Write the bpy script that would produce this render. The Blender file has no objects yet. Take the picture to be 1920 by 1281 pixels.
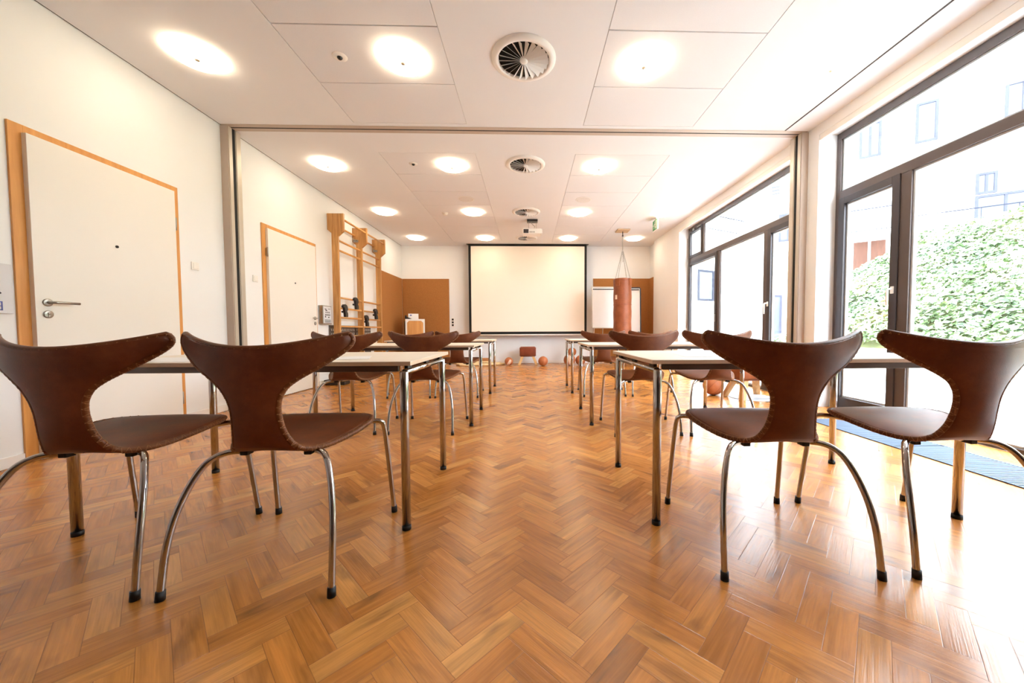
import bpy, bmesh, math, random
from mathutils import Vector, Matrix, noise
random.seed(7)
SC = bpy.context.scene
COL = SC.collection
PI = math.pi

# ------------------------------------------------------------------ room measures (metres)
XL, XR, ZC = -3.458, 3.32, 3.231
YF, YB = 10.12, -4.6
XW = 3.53            # inner face of the window frames
XR2 = 3.41           # right wall beyond the far pier

# ------------------------------------------------------------------ object helpers
def link(o, parent=None):
    COL.objects.link(o)
    if parent is not None:
        o.parent = parent
    return o

def tag(o, label=None, cat=None, group=None, kind=None):
    if label: o['label'] = label
    if cat: o['category'] = cat
    if group: o['group'] = group
    if kind: o['kind'] = kind
    return o

def empty(name, loc=(0, 0, 0), rz=0.0, label=None, cat=None, group=None, kind=None):
    o = bpy.data.objects.new(name, None)
    o.empty_display_size = 0.05
    o.location = loc
    o.rotation_euler = (0, 0, rz)
    link(o)
    return tag(o, label, cat, group, kind)

def copy_tree(o, parent=None):
    c = o.copy()
    COL.objects.link(c)
    if parent is not None:
        c.parent = parent
    for ch in list(KIDS.get(o.name, [])):
        k = copy_tree(bpy.data.objects[ch], c)
        KIDS.setdefault(c.name, []).append(k.name)
    return c

KIDS = {}

class MB:
    """collects shapes and links them as ONE mesh object"""
    def __init__(self):
        self.bm = bmesh.new()

    def _merge(self, b, mi=0, M=None):
        if M is not None:
            bmesh.ops.transform(b, matrix=M, verts=b.verts)
        vm = {}
        for v in b.verts:
            vm[v] = self.bm.verts.new(v.co)
        for f in b.faces:
            try:
                nf = self.bm.faces.new([vm[v] for v in f.verts])
            except ValueError:
                continue
            nf.material_index = mi
            nf.smooth = f.smooth
        b.free()

    def box(self, x0, x1, y0, y1, z0, z1, bev=0.0, mi=0, M=None, seg=2):
        b = bmesh.new()
        bmesh.ops.create_cube(b, size=1.0)
        for v in b.verts:
            v.co = Vector(((x0 + x1) / 2 + v.co.x * (x1 - x0), (y0 + y1) / 2 + v.co.y * (y1 - y0), (z0 + z1) / 2 + v.co.z * (z1 - z0)))
        if bev > 0:
            bmesh.ops.bevel(b, geom=b.edges[:], offset=bev, segments=seg, profile=0.5, affect='EDGES')
        self._merge(b, mi, M)
        return self

    def prism(self, pts, d0, d1, axis='y', bev=0.0, mi=0, M=None, seg=2):
        """closed outline extruded along an axis; pts are the two other coordinates in x,y,z order"""
        b = bmesh.new()
        def mk(p, d):
            if axis == 'x': return (d, p[0], p[1])
            if axis == 'y': return (p[0], d, p[1])
            return (p[0], p[1], d)
        lo = [b.verts.new(mk(p, d0)) for p in pts]
        hi = [b.verts.new(mk(p, d1)) for p in pts]
        n = len(pts)
        b.faces.new(lo); b.faces.new(list(reversed(hi)))
        for i in range(n):
            b.faces.new([lo[i], hi[i], hi[(i + 1) % n], lo[(i + 1) % n]])
        bmesh.ops.recalc_face_normals(b, faces=b.faces)
        if bev > 0:
            bmesh.ops.bevel(b, geom=b.edges[:], offset=bev, segments=seg, profile=0.5, affect='EDGES', clamp_overlap=True)
        self._merge(b, mi, M)
        return self

    def tube(self, path, r, n=12, mi=0, caps=True, closed=False, M=None, smooth=True):
        P = [Vector(p) for p in path]
        b = bmesh.new()
        m = len(P)
        rings = []
        up = None
        for i in range(m):
            if closed:
                t = (P[(i + 1) % m] - P[i - 1]).normalized()
            else:
                t = (P[min(i + 1, m - 1)] - P[max(i - 1, 0)]).normalized()
            if up is None:
                a = Vector((0, 0, 1)) if abs(t.z) < 0.9 else Vector((1, 0, 0))
                up = (a - t * a.dot(t)).normalized()
            else:
                up = (up - t * up.dot(t)).normalized()
            s = t.cross(up)
            rr = r[i] if isinstance(r, (list, tuple)) else r
            rings.append([b.verts.new(P[i] + (up * math.cos(2 * PI * k / n) + s * math.sin(2 * PI * k / n)) * rr) for k in range(n)])
        for i in range(m if closed else m - 1):
            A, B = rings[i], rings[(i + 1) % m]
            for k in range(n):
                f = b.faces.new([A[k], A[(k + 1) % n], B[(k + 1) % n], B[k]])
                f.smooth = smooth
        if caps and not closed:
            b.faces.new(list(reversed(rings[0]))); b.faces.new(rings[-1])
        self._merge(b, mi, M)
        return self

    def lathe(self, prof, n=32, c=(0, 0, 0), mi=0, M=None, smooth=True):
        """profile of (radius, z) turned about z through c"""
        b = bmesh.new()
        rings = []
        for (r, z) in prof:
            if r < 1e-6:
                rings.append([b.verts.new((c[0], c[1], c[2] + z))])
            else:
                rings.append([b.verts.new((c[0] + r * math.cos(2 * PI * k / n), c[1] + r * math.sin(2 * PI * k / n), c[2] + z)) for k in range(n)])
        for A, B in zip(rings, rings[1:]):
            for k in range(n):
                k2 = (k + 1) % n
                vs = [A[0] if len(A) == 1 else A[k], A[0] if len(A) == 1 else A[k2], B[0] if len(B) == 1 else B[k2], B[0] if len(B) == 1 else B[k]]
                u = []
                for v in vs:
                    if v not in u: u.append(v)
                if len(u) >= 3:
                    f = b.faces.new(u); f.smooth = smooth
        bmesh.ops.recalc_face_normals(b, faces=b.faces)
        self._merge(b, mi, M)
        return self

    def build(self, name, mats, parent=None, loc=None, rz=0.0, auto=True):
        me = bpy.data.meshes.new(name)
        self.bm.normal_update()
        self.bm.to_mesh(me)
        self.bm.free()
        for m in (mats if isinstance(mats, (list, tuple)) else [mats]):
            me.materials.append(m)
        o = bpy.data.objects.new(name, me)
        link(o, parent)
        if parent is not None:
            KIDS.setdefault(parent.name, []).append(o.name)
        if loc is not None:
            o.location = loc
        if rz: o.rotation_euler = (0, 0, rz)
        return o

def catmull(P, k):
    P = [Vector(p) for p in P]
    out = []
    for i in range(len(P) - 1):
        a, b, c, d = P[max(i - 1, 0)], P[i], P[i + 1], P[min(i + 2, len(P) - 1)]
        for j in range(k):
            t = j / k
            out.append(0.5 * ((2 * b) + (c - a) * t + (2 * a - 5 * b + 4 * c - d) * t * t + (3 * b - a - 3 * c + d) * t ** 3))
    out.append(P[-1])
    return out

# ------------------------------------------------------------------ materials
def newmat(name):
    m = bpy.data.materials.new(name)
    m.use_nodes = True
    nt = m.node_tree
    nt.nodes.clear()
    out = nt.nodes.new('ShaderNodeOutputMaterial')
    bs = nt.nodes.new('ShaderNodeBsdfPrincipled')
    nt.links.new(bs.outputs[0], out.inputs[0])
    return m, nt, bs, out

def lin(c):
    """sRGB 0-255 to linear"""
    r = []
    for v in c:
        v /= 255.0
        r.append(v / 12.92 if v <= 0.04045 else ((v + 0.055) / 1.055) ** 2.4)
    return (*r, 1.0)

def mat(name, col, rough=0.5, metal=0.0, var=0.08, scale=6.0, bump=0.0, bscale=80.0, spec=0.5, coat=0.0, stretch=None, dist=0.002):
    m, nt, bs, out = newmat(name)
    N, L = nt.nodes, nt.links
    tc = N.new('ShaderNodeTexCoord')
    vec = tc.outputs['Object']
    if stretch:
        mp = N.new('ShaderNodeMapping'); mp.inputs['Scale'].default_value = stretch
        L.new(vec, mp.inputs[0]); vec = mp.outputs[0]
    nz = N.new('ShaderNodeTexNoise'); nz.inputs['Scale'].default_value = scale; nz.inputs['Detail'].default_value = 4
    L.new(vec, nz.inputs['Vector'])
    c = lin(col)
    rp = N.new('ShaderNodeValToRGB')
    rp.color_ramp.elements[0].position = 0.3; rp.color_ramp.elements[1].position = 0.7
    rp.color_ramp.elements[0].color = tuple(max(0, v * (1 - var)) for v in c[:3]) + (1,)
    rp.color_ramp.elements[1].color = tuple(min(1, v * (1 + var)) for v in c[:3]) + (1,)
    L.new(nz.outputs['Fac'], rp.inputs[0]); L.new(rp.outputs[0], bs.inputs['Base Color'])
    bs.inputs['Roughness'].default_value = rough
    bs.inputs['Metallic'].default_value = metal
    bs.inputs['Specular IOR Level'].default_value = spec
    if coat:
        bs.inputs['Coat Weight'].default_value = coat; bs.inputs['Coat Roughness'].default_value = 0.15
    if bump:
        n2 = N.new('ShaderNodeTexNoise'); n2.inputs['Scale'].default_value = bscale; n2.inputs['Detail'].default_value = 3
        L.new(vec, n2.inputs['Vector'])
        bp = N.new('ShaderNodeBump'); bp.inputs['Strength'].default_value = bump; bp.inputs['Distance'].default_value = dist
        L.new(n2.outputs['Fac'], bp.inputs['Height']); L.new(bp.outputs[0], bs.inputs['Normal'])
    return m

def emit(name, col, s):
    m, nt, bs, out = newmat(name)
    bs.inputs['Base Color'].default_value = (*col, 1)
    bs.inputs['Emission Color'].default_value = (*col, 1)
    bs.inputs['Emission Strength'].default_value = s
    bs.inputs['Roughness'].default_value = 0.4
    return m

def wood(name, c1, c2, rough=0.45, axis='z', scale=7.0):
    m, nt, bs, out = newmat(name)
    N, L = nt.nodes, nt.links
    tc = N.new('ShaderNodeTexCoord')
    mp = N.new('ShaderNodeMapping')
    st = {'x': (0.07, 1, 1), 'y': (1, 0.07, 1), 'z': (1, 1, 0.07)}[axis]
    mp.inputs['Scale'].default_value = st
    L.new(tc.outputs['Object'], mp.inputs[0])
    nz = N.new('ShaderNodeTexNoise'); nz.inputs['Scale'].default_value = scale * 4; nz.inputs['Detail'].default_value = 6; nz.inputs['Distortion'].default_value = 0.6
    L.new(mp.outputs[0], nz.inputs['Vector'])
    rp = N.new('ShaderNodeValToRGB')
    rp.color_ramp.elements[0].position = 0.32; rp.color_ramp.elements[1].position = 0.68
    rp.color_ramp.elements[0].color = lin(c1); rp.color_ramp.elements[1].color = lin(c2)
    L.new(nz.outputs['Fac'], rp.inputs[0]); L.new(rp.outputs[0], bs.inputs['Base Color'])
    bs.inputs['Roughness'].default_value = rough
    bp = N.new('ShaderNodeBump'); bp.inputs['Strength'].default_value = 0.1; bp.inputs['Distance'].default_value = 0.002
    L.new(nz.outputs['Fac'], bp.inputs['Height']); L.new(bp.outputs[0], bs.inputs['Normal'])
    return m

def leather(name, dark, mid, light, rough=0.42):
    m, nt, bs, out = newmat(name)
    N, L = nt.nodes, nt.links
    tc = N.new('ShaderNodeTexCoord')
    n1 = N.new('ShaderNodeTexNoise'); n1.inputs['Scale'].default_value = 5; n1.inputs['Detail'].default_value = 6; n1.inputs['Roughness'].default_value = 0.65
    L.new(tc.outputs['Object'], n1.inputs['Vector'])
    rp = N.new('ShaderNodeValToRGB')
    e = rp.color_ramp.elements
    e[0].position = 0.3; e[0].color = lin(dark)
    e[1].position = 0.75; e[1].color = lin(light)
    x = e.new(0.5); x.color = lin(mid)
    L.new(n1.outputs['Fac'], rp.inputs[0]); L.new(rp.outputs[0], bs.inputs['Base Color'])
    bs.inputs['Specular IOR Level'].default_value = 0.26
    vo = N.new('ShaderNodeTexVoronoi'); vo.inputs['Scale'].default_value = 260
    L.new(tc.outputs['Object'], vo.inputs['Vector'])
    bp = N.new('ShaderNodeBump'); bp.inputs['Strength'].default_value = 0.12; bp.inputs['Distance'].default_value = 0.001
    L.new(vo.outputs['Distance'], bp.inputs['Height']); L.new(bp.outputs[0], bs.inputs['Normal'])
    rr = N.new('ShaderNodeMapRange'); rr.inputs[3].default_value = rough - 0.08; rr.inputs[4].default_value = rough + 0.12
    L.new(n1.outputs['Fac'], rr.inputs[0]); L.new(rr.outputs[0], bs.inputs['Roughness'])
    return m

def glass(name, tint=(1, 1, 1), refl=0.06):
    m = bpy.data.materials.new(name); m.use_nodes = True
    nt = m.node_tree; nt.nodes.clear(); N, L = nt.nodes, nt.links
    out = N.new('ShaderNodeOutputMaterial')
    tr = N.new('ShaderNodeBsdfTransparent'); tr.inputs[0].default_value = (*tint, 1)
    gl = N.new('ShaderNodeBsdfGlossy'); gl.inputs['Roughness'].default_value = 0.02
    fr = N.new('ShaderNodeLayerWeight'); fr.inputs[0].default_value = 0.5
    pw = N.new('ShaderNodeMath'); pw.operation = 'POWER'; pw.inputs[1].default_value = 5.0
    L.new(fr.outputs['Facing'], pw.inputs[0])
    ma = N.new('ShaderNodeMath'); ma.operation = 'MULTIPLY_ADD'; ma.inputs[1].default_value = 0.4; ma.inputs[2].default_value = 0.02
    L.new(pw.outputs[0], ma.inputs[0])
    mx = N.new('ShaderNodeMixShader')
    L.new(ma.outputs[0], mx.inputs[0]); L.new(tr.outputs[0], mx.inputs[1]); L.new(gl.outputs[0], mx.inputs[2])
    L.new(mx.outputs[0], out.inputs[0])
    return m

M = {}
M['wall'] = mat('wall_paint', (245, 246, 247), 0.85, var=0.008, scale=2, bump=0.05, bscale=240, spec=0.2)
M['ceil'] = mat('ceiling_paint', (237, 238, 241), 0.9, var=0.008, scale=2, spec=0.2)
M['acoustic'] = mat('acoustic_tile', (234, 234, 237), 0.95, var=0.02, scale=160, bump=0.12, bscale=420, spec=0.1)
M['shadowgap'] = mat('recess_paint', (196, 184, 176), 0.9, var=0.02)
M['gapdark'] = mat('dark_gap_fill', (62, 54, 52), 0.9, var=0.02)
M['backwall'] = mat('rear_wall_dark', (98, 86, 78), 0.9, var=0.05)  # unseen rear wall, coloured dark to cut the light bounced forward
M['white'] = mat('white_lacquer', (244, 241, 236), 0.4, var=0.006, scale=3)
M['door'] = mat('door_lacquer', (243, 239, 232), 0.38, var=0.008, scale=2)
M['skirt'] = mat('skirting_paint', (244, 240, 236), 0.5, var=0.01)
M['oak'] = wood('oak_veneer', (196, 128, 58), (214, 150, 76), 0.42, 'z')
M['barwood'] = wood('beech_bars', (168, 112, 54), (206, 152, 86), 0.4, 'z')
M['rungwood'] = wood('beech_rungs', (190, 128, 62), (216, 160, 92), 0.4, 'y')
M['legwood'] = wood('pale_ash_legs', (200, 150, 92), (224, 184, 128), 0.5, 'z')
M['plywood'] = wood('golden_front', (196, 130, 62), (216, 156, 84), 0.45, 'z')
M['cork'] = mat('cork_lining', (168, 112, 62), 0.9, var=0.14, scale=90, bump=0.3, bscale=300, spec=0.15)
M['chrome'] = mat('chrome', (182, 176, 172), 0.10, metal=1.0, var=0.02)
M['steel'] = mat('brushed_steel', (168, 164, 158), 0.32, metal=1.0, var=0.04, scale=30)
M['alu'] = mat('anodised_aluminium', (196, 186, 172), 0.45, metal=0.35, var=0.02)
M['post'] = mat('partition_post_paint', (182, 164, 148), 0.55, var=0.02)
M['black'] = mat('black_rubber', (14, 12, 12), 0.6, var=0.1)
M['blackgloss'] = mat('black_plastic', (20, 18, 20), 0.35, var=0.1, scale=20)
M['slot'] = mat('track_slot', (10, 10, 10), 0.8)
M['frame'] = mat('window_frame_bronze', (84, 72, 68), 0.4, metal=0.25, var=0.04)
M['sash'] = mat('window_sash_anthracite', (62, 56, 58), 0.4, metal=0.25, var=0.04)
M['gasket'] = mat('pale_gasket', (196, 202, 208), 0.5)
M['glass'] = glass('window_glass')
M['leather'] = leather('chair_leather', (80, 40, 21), (102, 54, 30), (130, 73, 43))
M['leather2'] = leather('gym_leather', (120, 62, 32), (142, 76, 40), (166, 96, 56), 0.4)
M['leather3'] = leather('dark_gym_leather', (104, 48, 28), (124, 58, 34), (142, 70, 42), 0.4)
M['seam'] = leather('seam_leather', (88, 46, 22), (106, 60, 31), (128, 78, 44))
M['thread'] = mat('waxed_thread', (146, 98, 60), 0.7, var=0.1)
M['ball'] = leather('ball_leather', (158, 88, 50), (176, 102, 62), (194, 122, 80), 0.38)
M['ballpale'] = leather('pale_ball_panel', (222, 190, 164), (232, 204, 180), (240, 216, 194), 0.45)
M['bag'] = leather('punch_bag_leather', (112, 58, 32), (130, 70, 42), (150, 86, 56), 0.36)
M['tabletop'] = mat('table_laminate', (238, 228, 212), 0.35, var=0.01, scale=3)
M['tableedge'] = mat('table_edge_band', (214, 188, 160), 0.45, var=0.03, scale=20)
M['apron'] = mat('table_beam', (104, 95, 92), 0.34, metal=0.7, var=0.05)
M['paper'] = mat('paper', (246, 245, 244), 0.8, var=0.01)
M['paper2'] = mat('paper_grey', (222, 222, 226), 0.8, var=0.01)
M['folder'] = mat('brown_card', (160, 96, 62), 0.6, var=0.06)
M['ink'] = mat('dark_ink', (54, 44, 44), 0.7)
M['blueink'] = mat('blue_ink', (92, 100, 168), 0.7)
M['screen'] = mat('screen_fabric', (250, 241, 226), 0.8, var=0.004)
M['screenborder'] = mat('screen_border', (14, 12, 11), 0.8)
M['rope'] = mat('rope_fibre', (226, 198, 150), 0.9, var=0.18, scale=60, bump=0.5, bscale=120, dist=0.004)
M['tanwood'] = wood('tan_block', (172, 112, 60), (196, 138, 82), 0.5, 'x')
M['signgreen'] = mat('sign_green', (44, 160, 92), 0.4)
M['grille'] = mat('grille_aluminium', (82, 98, 120), 0.6, metal=0.1, var=0.02)
M['grillepit'] = mat('grille_trench', (60, 70, 82), 0.8)
M['perf'] = mat('perforated_steel', (96, 84, 76), 0.5, metal=0.4, var=0.06)
M['matgrey'] = mat('pale_mat', (196, 204, 212), 0.7, var=0.03)
M['lampglass'] = emit('lamp_glass', (1.0, 0.85, 0.63), 15.0)
M['lampcap'] = mat('lamp_cap', (206, 196, 180), 0.35, metal=0.6)
M['speaker'] = mat('speaker_cloth', (226, 222, 220), 0.8, var=0.05, scale=300)
M['ventwhite'] = mat('vent_white', (242, 239, 236), 0.45, var=0.01)
M['ventdark'] = mat('vent_duct', (26, 22, 20), 0.9)
M['render'] = mat('facade_render', (246, 244, 240), 0.9, var=0.01, scale=2)
M['cream'] = mat('cream_render', (236, 226, 204), 0.9, var=0.02, scale=2)
M['paving'] = mat('terrace_paving', (234, 233, 232), 0.85, var=0.05, scale=5)
M['soil'] = mat('hill_soil', (96, 100, 62), 0.95, var=0.3, scale=3)
M['bluegrey'] = mat('window_bluegrey', (64, 65, 76), 0.9, spec=0.05)
M['facadeglass'] = mat('facade_glass', (76, 80, 88), 0.15, var=0.03, spec=0.3)
M['rail'] = mat('railing_paint', (46, 48, 56), 0.8, spec=0.05)
M['brownpanel'] = wood('timber_cladding', (62, 36, 24), (82, 50, 36), 0.9, 'z')
M['plate'] = mat('ceiling_plate_wood', (196, 162, 124), 0.6, var=0.06, scale=12)
M['globe'] = mat('opal_globe', (250, 236, 214), 0.3)

def leafmat():
    m, nt, bs, out = newmat('ivy_leaves')
    N, L = nt.nodes, nt.links
    at = N.new('ShaderNodeAttribute'); at.attribute_name = 'rnd'
    rp = N.new('ShaderNodeValToRGB')
    e = rp.color_ramp.elements
    e[0].position = 0.0; e[0].color = lin((44, 62, 36))
    e[1].position = 1.0; e[1].color = lin((190, 156, 118))
    for p, c in ((0.25, (80, 104, 64)), (0.6, (124, 144, 98)), (0.86, (160, 168, 118))):
        x = e.new(p); x.color = lin(c)
    L.new(at.outputs['Fac'], rp.inputs[0]); L.new(rp.outputs[0], bs.inputs['Base Color'])
    bs.inputs['Roughness'].default_value = 0.45
    return m
M['leaf'] = leafmat()

def floormat():
    m, nt, bs, out = newmat('oak_herringbone')
    N, L = nt.nodes, nt.links
    uv = N.new('ShaderNodeUVMap'); uv.uv_map = 'grain'
    edge = N.new('ShaderNodeUVMap'); edge.uv_map = 'edge'
    at = N.new('ShaderNodeAttribute'); at.attribute_name = 'rnd'
    # long grain
    mp = N.new('ShaderNodeMapping'); mp.inputs['Scale'].default_value = (2.2, 30, 1)
    L.new(uv.outputs[0], mp.inputs[0])
    g1 = N.new('ShaderNodeTexNoise'); g1.inputs['Scale'].default_value = 1.0; g1.inputs['Detail'].default_value = 5; g1.inputs['Distortion'].default_value = 1.4
    L.new(mp.outputs[0], g1.inputs['Vector'])
    mp2 = N.new('ShaderNodeMapping'); mp2.inputs['Scale'].default_value = (3.5, 210, 1)
    L.new(uv.outputs[0], mp2.inputs[0])
    g2 = N.new('ShaderNodeTexNoise'); g2.inputs['Scale'].default_value = 1.0; g2.inputs['Detail'].default_value = 3
    L.new(mp2.outputs[0], g2.inputs['Vector'])
    # cathedral figure
    mp3 = N.new('ShaderNodeMapping'); mp3.inputs['Scale'].default_value = (2.0, 16, 1)
    L.new(uv.outputs[0], mp3.inputs[0])
    wv = N.new('ShaderNodeTexNoise'); wv.inputs['Scale'].default_value = 1.0; wv.inputs['Detail'].default_value = 2; wv.inputs['Distortion'].default_value = 0.6
    L.new(mp3.outputs[0], wv.inputs['Vector'])
    sn = N.new('ShaderNodeMath'); sn.operation = 'MULTIPLY'; sn.inputs[1].default_value = 46.0
    L.new(wv.outputs['Fac'], sn.inputs[0])
    s2 = N.new('ShaderNodeMath'); s2.operation = 'SINE'; L.new(sn.outputs[0], s2.inputs[0])
    # dark smoky streaks and knots
    mp4 = N.new('ShaderNodeMapping'); mp4.inputs['Scale'].default_value = (4.0, 13, 1)
    L.new(uv.outputs[0], mp4.inputs[0])
    kn = N.new('ShaderNodeTexNoise'); kn.inputs['Scale'].default_value = 1.0; kn.inputs['Detail'].default_value = 3; kn.inputs['Distortion'].default_value = 0.4
    L.new(mp4.outputs[0], kn.inputs['Vector'])
    kr = N.new('ShaderNodeMapRange'); kr.inputs[1].default_value = 0.56; kr.inputs[2].default_value = 0.80; kr.inputs[3].default_value = 0; kr.inputs[4].default_value = 0.7
    L.new(kn.outputs['Fac'], kr.inputs[0])
    # plank tone
    rp = N.new('ShaderNodeValToRGB')
    e = rp.color_ramp.elements
    e[0].position = 0.0; e[0].color = lin((148, 90, 40))
    e[1].position = 1.0; e[1].color = lin((214, 152, 80))
    x = e.new(0.5); x.color = lin((190, 121, 54))
    L.new(at.outputs['Fac'], rp.inputs[0])
    def mixv(a, fac, col, mode='MULTIPLY'):
        mx = N.new('ShaderNodeMix'); mx.data_type = 'RGBA'; mx.blend_type = mode
        if isinstance(fac, float): mx.inputs[0].default_value = fac
        else: L.new(fac, mx.inputs[0])
        L.new(a, mx.inputs[6])
        if isinstance(col, tuple): mx.inputs[7].default_value = col
        else: L.new(col, mx.inputs[7])
        return mx.outputs[2]
    r1 = N.new('ShaderNodeMapRange'); r1.inputs[1].default_value = 0.3; r1.inputs[2].default_value = 0.7; r1.inputs[3].default_value = 0.74; r1.inputs[4].default_value = 1.14
    L.new(g1.outputs['Fac'], r1.inputs[0])
    c1 = mixv(rp.outputs[0], 1.0, r1.outputs[0])
    r2 = N.new('ShaderNodeMapRange'); r2.inputs[1].default_value = 0.3; r2.inputs[2].default_value = 0.7; r2.inputs[3].default_value = 0.91; r2.inputs[4].default_value = 1.05
    L.new(g2.outputs['Fac'], r2.inputs[0])
    c2 = mixv(c1, 1.0, r2.outputs[0])
    r3 = N.new('ShaderNodeMapRange'); r3.inputs[1].default_value = -1; r3.inputs[2].default_value = 1; r3.inputs[3].default_value = 0.94; r3.inputs[4].default_value = 1.03
    L.new(s2.outputs[0], r3.inputs[0])
    c3 = mixv(c2, 1.0, r3.outputs[0])
    c4 = mixv(c3, kr.outputs[0], lin((66, 42, 28)), 'MIX')
    # joint lines from the normalised edge coordinates
    sp = N.new('ShaderNodeSeparateXYZ'); L.new(edge.outputs[0], sp.inputs[0])
    def edgedist(sock, length):
        a = N.new('ShaderNodeMath'); a.operation = 'SUBTRACT'; L.new(sock, a.inputs[0]); a.inputs[1].default_value = 0.5
        b = N.new('ShaderNodeMath'); b.operation = 'ABSOLUTE'; L.new(a.outputs[0], b.inputs[0])
        c = N.new('ShaderNodeMath'); c.operation = 'SUBTRACT'; c.inputs[0].default_value = 0.5; L.new(b.outputs[0], c.inputs[1])
        d = N.new('ShaderNodeMath'); d.operation = 'MULTIPLY'; L.new(c.outputs[0], d.inputs[0]); d.inputs[1].default_value = length
        return d.outputs[0]
    mn = N.new('ShaderNodeMath'); mn.operation = 'MINIMUM'
    L.new(edgedist(sp.outputs[0], PL), mn.inputs[0]); L.new(edgedist(sp.outputs[1], PW), mn.inputs[1])
    jr = N.new('ShaderNodeMapRange'); jr.inputs[1].default_value = 0.0; jr.inputs[2].default_value = 0.0016; jr.inputs[3].default_value = 0.62; jr.inputs[4].default_value = 0.0
    L.new(mn.outputs[0], jr.inputs[0])
    c5 = mixv(c4, jr.outputs[0], lin((74, 44, 24)), 'MIX')
    L.new(c5, bs.inputs['Base Color'])
    bp = N.new('ShaderNodeBump'); bp.inputs['Strength'].default_value = 0.35; bp.inputs['Distance'].default_value = 0.0012
    hs = N.new('ShaderNodeMath'); hs.operation = 'SUBTRACT'
    L.new(g2.outputs['Fac'], hs.inputs[0]); L.new(jr.outputs[0], hs.inputs[1])
    L.new(hs.outputs[0], bp.inputs['Height']); L.new(bp.outputs[0], bs.inputs['Normal'])
    rr = N.new('ShaderNodeMapRange'); rr.inputs[3].default_value = 0.19; rr.inputs[4].default_value = 0.30
    L.new(g1.outputs['Fac'], rr.inputs[0]); L.new(rr.outputs[0], bs.inputs['Roughness'])
    bs.inputs['Specular IOR Level'].default_value = 0.5
    return m
PL, PW = 0.25, 0.0715
M['floor'] = floormat()

# ------------------------------------------------------------------ floor: real herringbone blocks in one mesh
def build_floor():
    bm = bmesh.new()
    uvg = bm.loops.layers.uv.new('grain'); uve = bm.loops.layers.uv.new('edge')
    fl = bm.faces.layers.float.new('rnd')
    x0, x1, y0, y1 = XL - 0.1, XW + 0.02, YB, YF + 0.06
    ca = math.sqrt(0.5)
    def rot(p, q):
        return ((p - q) * ca - 0.0 + OX, (p + q) * ca)
    OX = -0.015 + PL * ca
    rnd = random.Random(3)
    for j in range(-14, 15):
        for n in range(-110, 170):
            bx, by = n * PW + j * PL, n * PW - j * PL
            for kind in (0, 1):
                if kind == 0: r = (bx, bx + PL, by, by + PW)
                else: r = (bx - PW, bx, by, by + PL)
                cs = [rot(r[0], r[2]), rot(r[1], r[2]), rot(r[1], r[3]), rot(r[0], r[3])]
                if max(c[0] for c in cs) < x0 or min(c[0] for c in cs) > x1 or max(c[1] for c in cs) < y0 or min(c[1] for c in cs) > y1:
                    continue
                f = bm.faces.new([bm.verts.new((c[0], c[1], 0)) for c in cs])
                f[fl] = min(1, max(0, rnd.gauss(0.52, 0.16)))
                ou, ov = rnd.uniform(0, 60), rnd.uniform(0, 60)
                e = [(0, 0), (1, 0), (1, 1), (0, 1)]
                for k, lp in enumerate(f.loops):
                    a, b = e[k]
                    if kind == 1:      # length runs along the second edge
                        a, b = b, a
                    lp[uve].uv = (a, b)
                    lp[uvg].uv = (ou + a * PL, ov + b * PW)
    for co, no in (((x0, 0, 0), (-1, 0, 0)), ((x1, 0, 0), (1, 0, 0)), ((0, y0, 0), (0, -1, 0)), ((0, y1, 0), (0, 1, 0))):
        bmesh.ops.bisect_plane(bm, geom=bm.verts[:] + bm.edges[:] + bm.faces[:], plane_co=co, plane_no=no, clear_outer=True)
    # slab body below the blocks
    vs = [bm.verts.new(p) for p in ((x0, y0, -0.05), (x1, y0, -0.05), (x1, y1, -0.05), (x0, y1, -0.05))]
    bm.faces.new(list(reversed(vs)))
    me = bpy.data.meshes.new('floor'); bm.to_mesh(me); bm.free()
    me.materials.append(M['floor'])
    o = bpy.data.objects.new('floor', me); link(o)
    tag(o, 'glossy orange-brown oak herringbone parquet floor of the whole room', 'floor', kind='structure')
build_floor()

# ------------------------------------------------------------------ shell
def struct(name, mb, m, label, cat):
    return tag(mb.build(name, m), label, cat, kind='structure')

struct('wall_left', MB().box(XL - 0.25, XL, YB, YF, -0.05, 3.5), M['wall'], 'long plain white wall with the two white doors', 'wall')
struct('wall_far', MB().box(XL - 0.25, 3.75, YF, YF + 0.25, -0.05, 3.5), M['wall'], 'far end wall in white behind the projection screen', 'wall')
struct('wall_back', MB().box(XL - 0.25, 3.75, YB - 0.25, YB, -0.05, 3.5), M['backwall'], 'grey-brown rear wall closing the room behind the viewer', 'wall')
W1A, W1B = 0.70, 4.118     # near window opening along the room
W2A, W2B = 4.55, 7.95      # far window opening
mb = MB()
mb.box(XR, 3.68, YB, W1A, -0.05, 3.5)
mb.box(XR, 3.68, W1B, W2A, -0.05, 3.5)
mb.box(XR, 3.68, W2B, 9.55, -0.05, 3.5)
mb.box(XR2, 3.68, 9.55, YF, -0.05, 3.5)
mb.box(XR, 3.68, W1A, W1B, 3.115, 3.5)
mb.box(XR, 3.68, W2A, W2B, 3.115, 3.5)
struct('wall_right', mb, M['wall'], 'white window wall of piers and lintels on the garden side', 'wall')
for i, (a, b) in enumerate(((W1A + .005, W1B - .005), (W2A + .005, W2B - .005))):
    m_ = MB().box(XR, XR + 0.02, a, b, 3.05, 3.114, 0.002)
    struct('trim_%d' % (1 + i), m_, M['white'], ('white blind pelmet board above the near window', 'white blind pelmet board above the far window')[i], 'pelmet')

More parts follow.
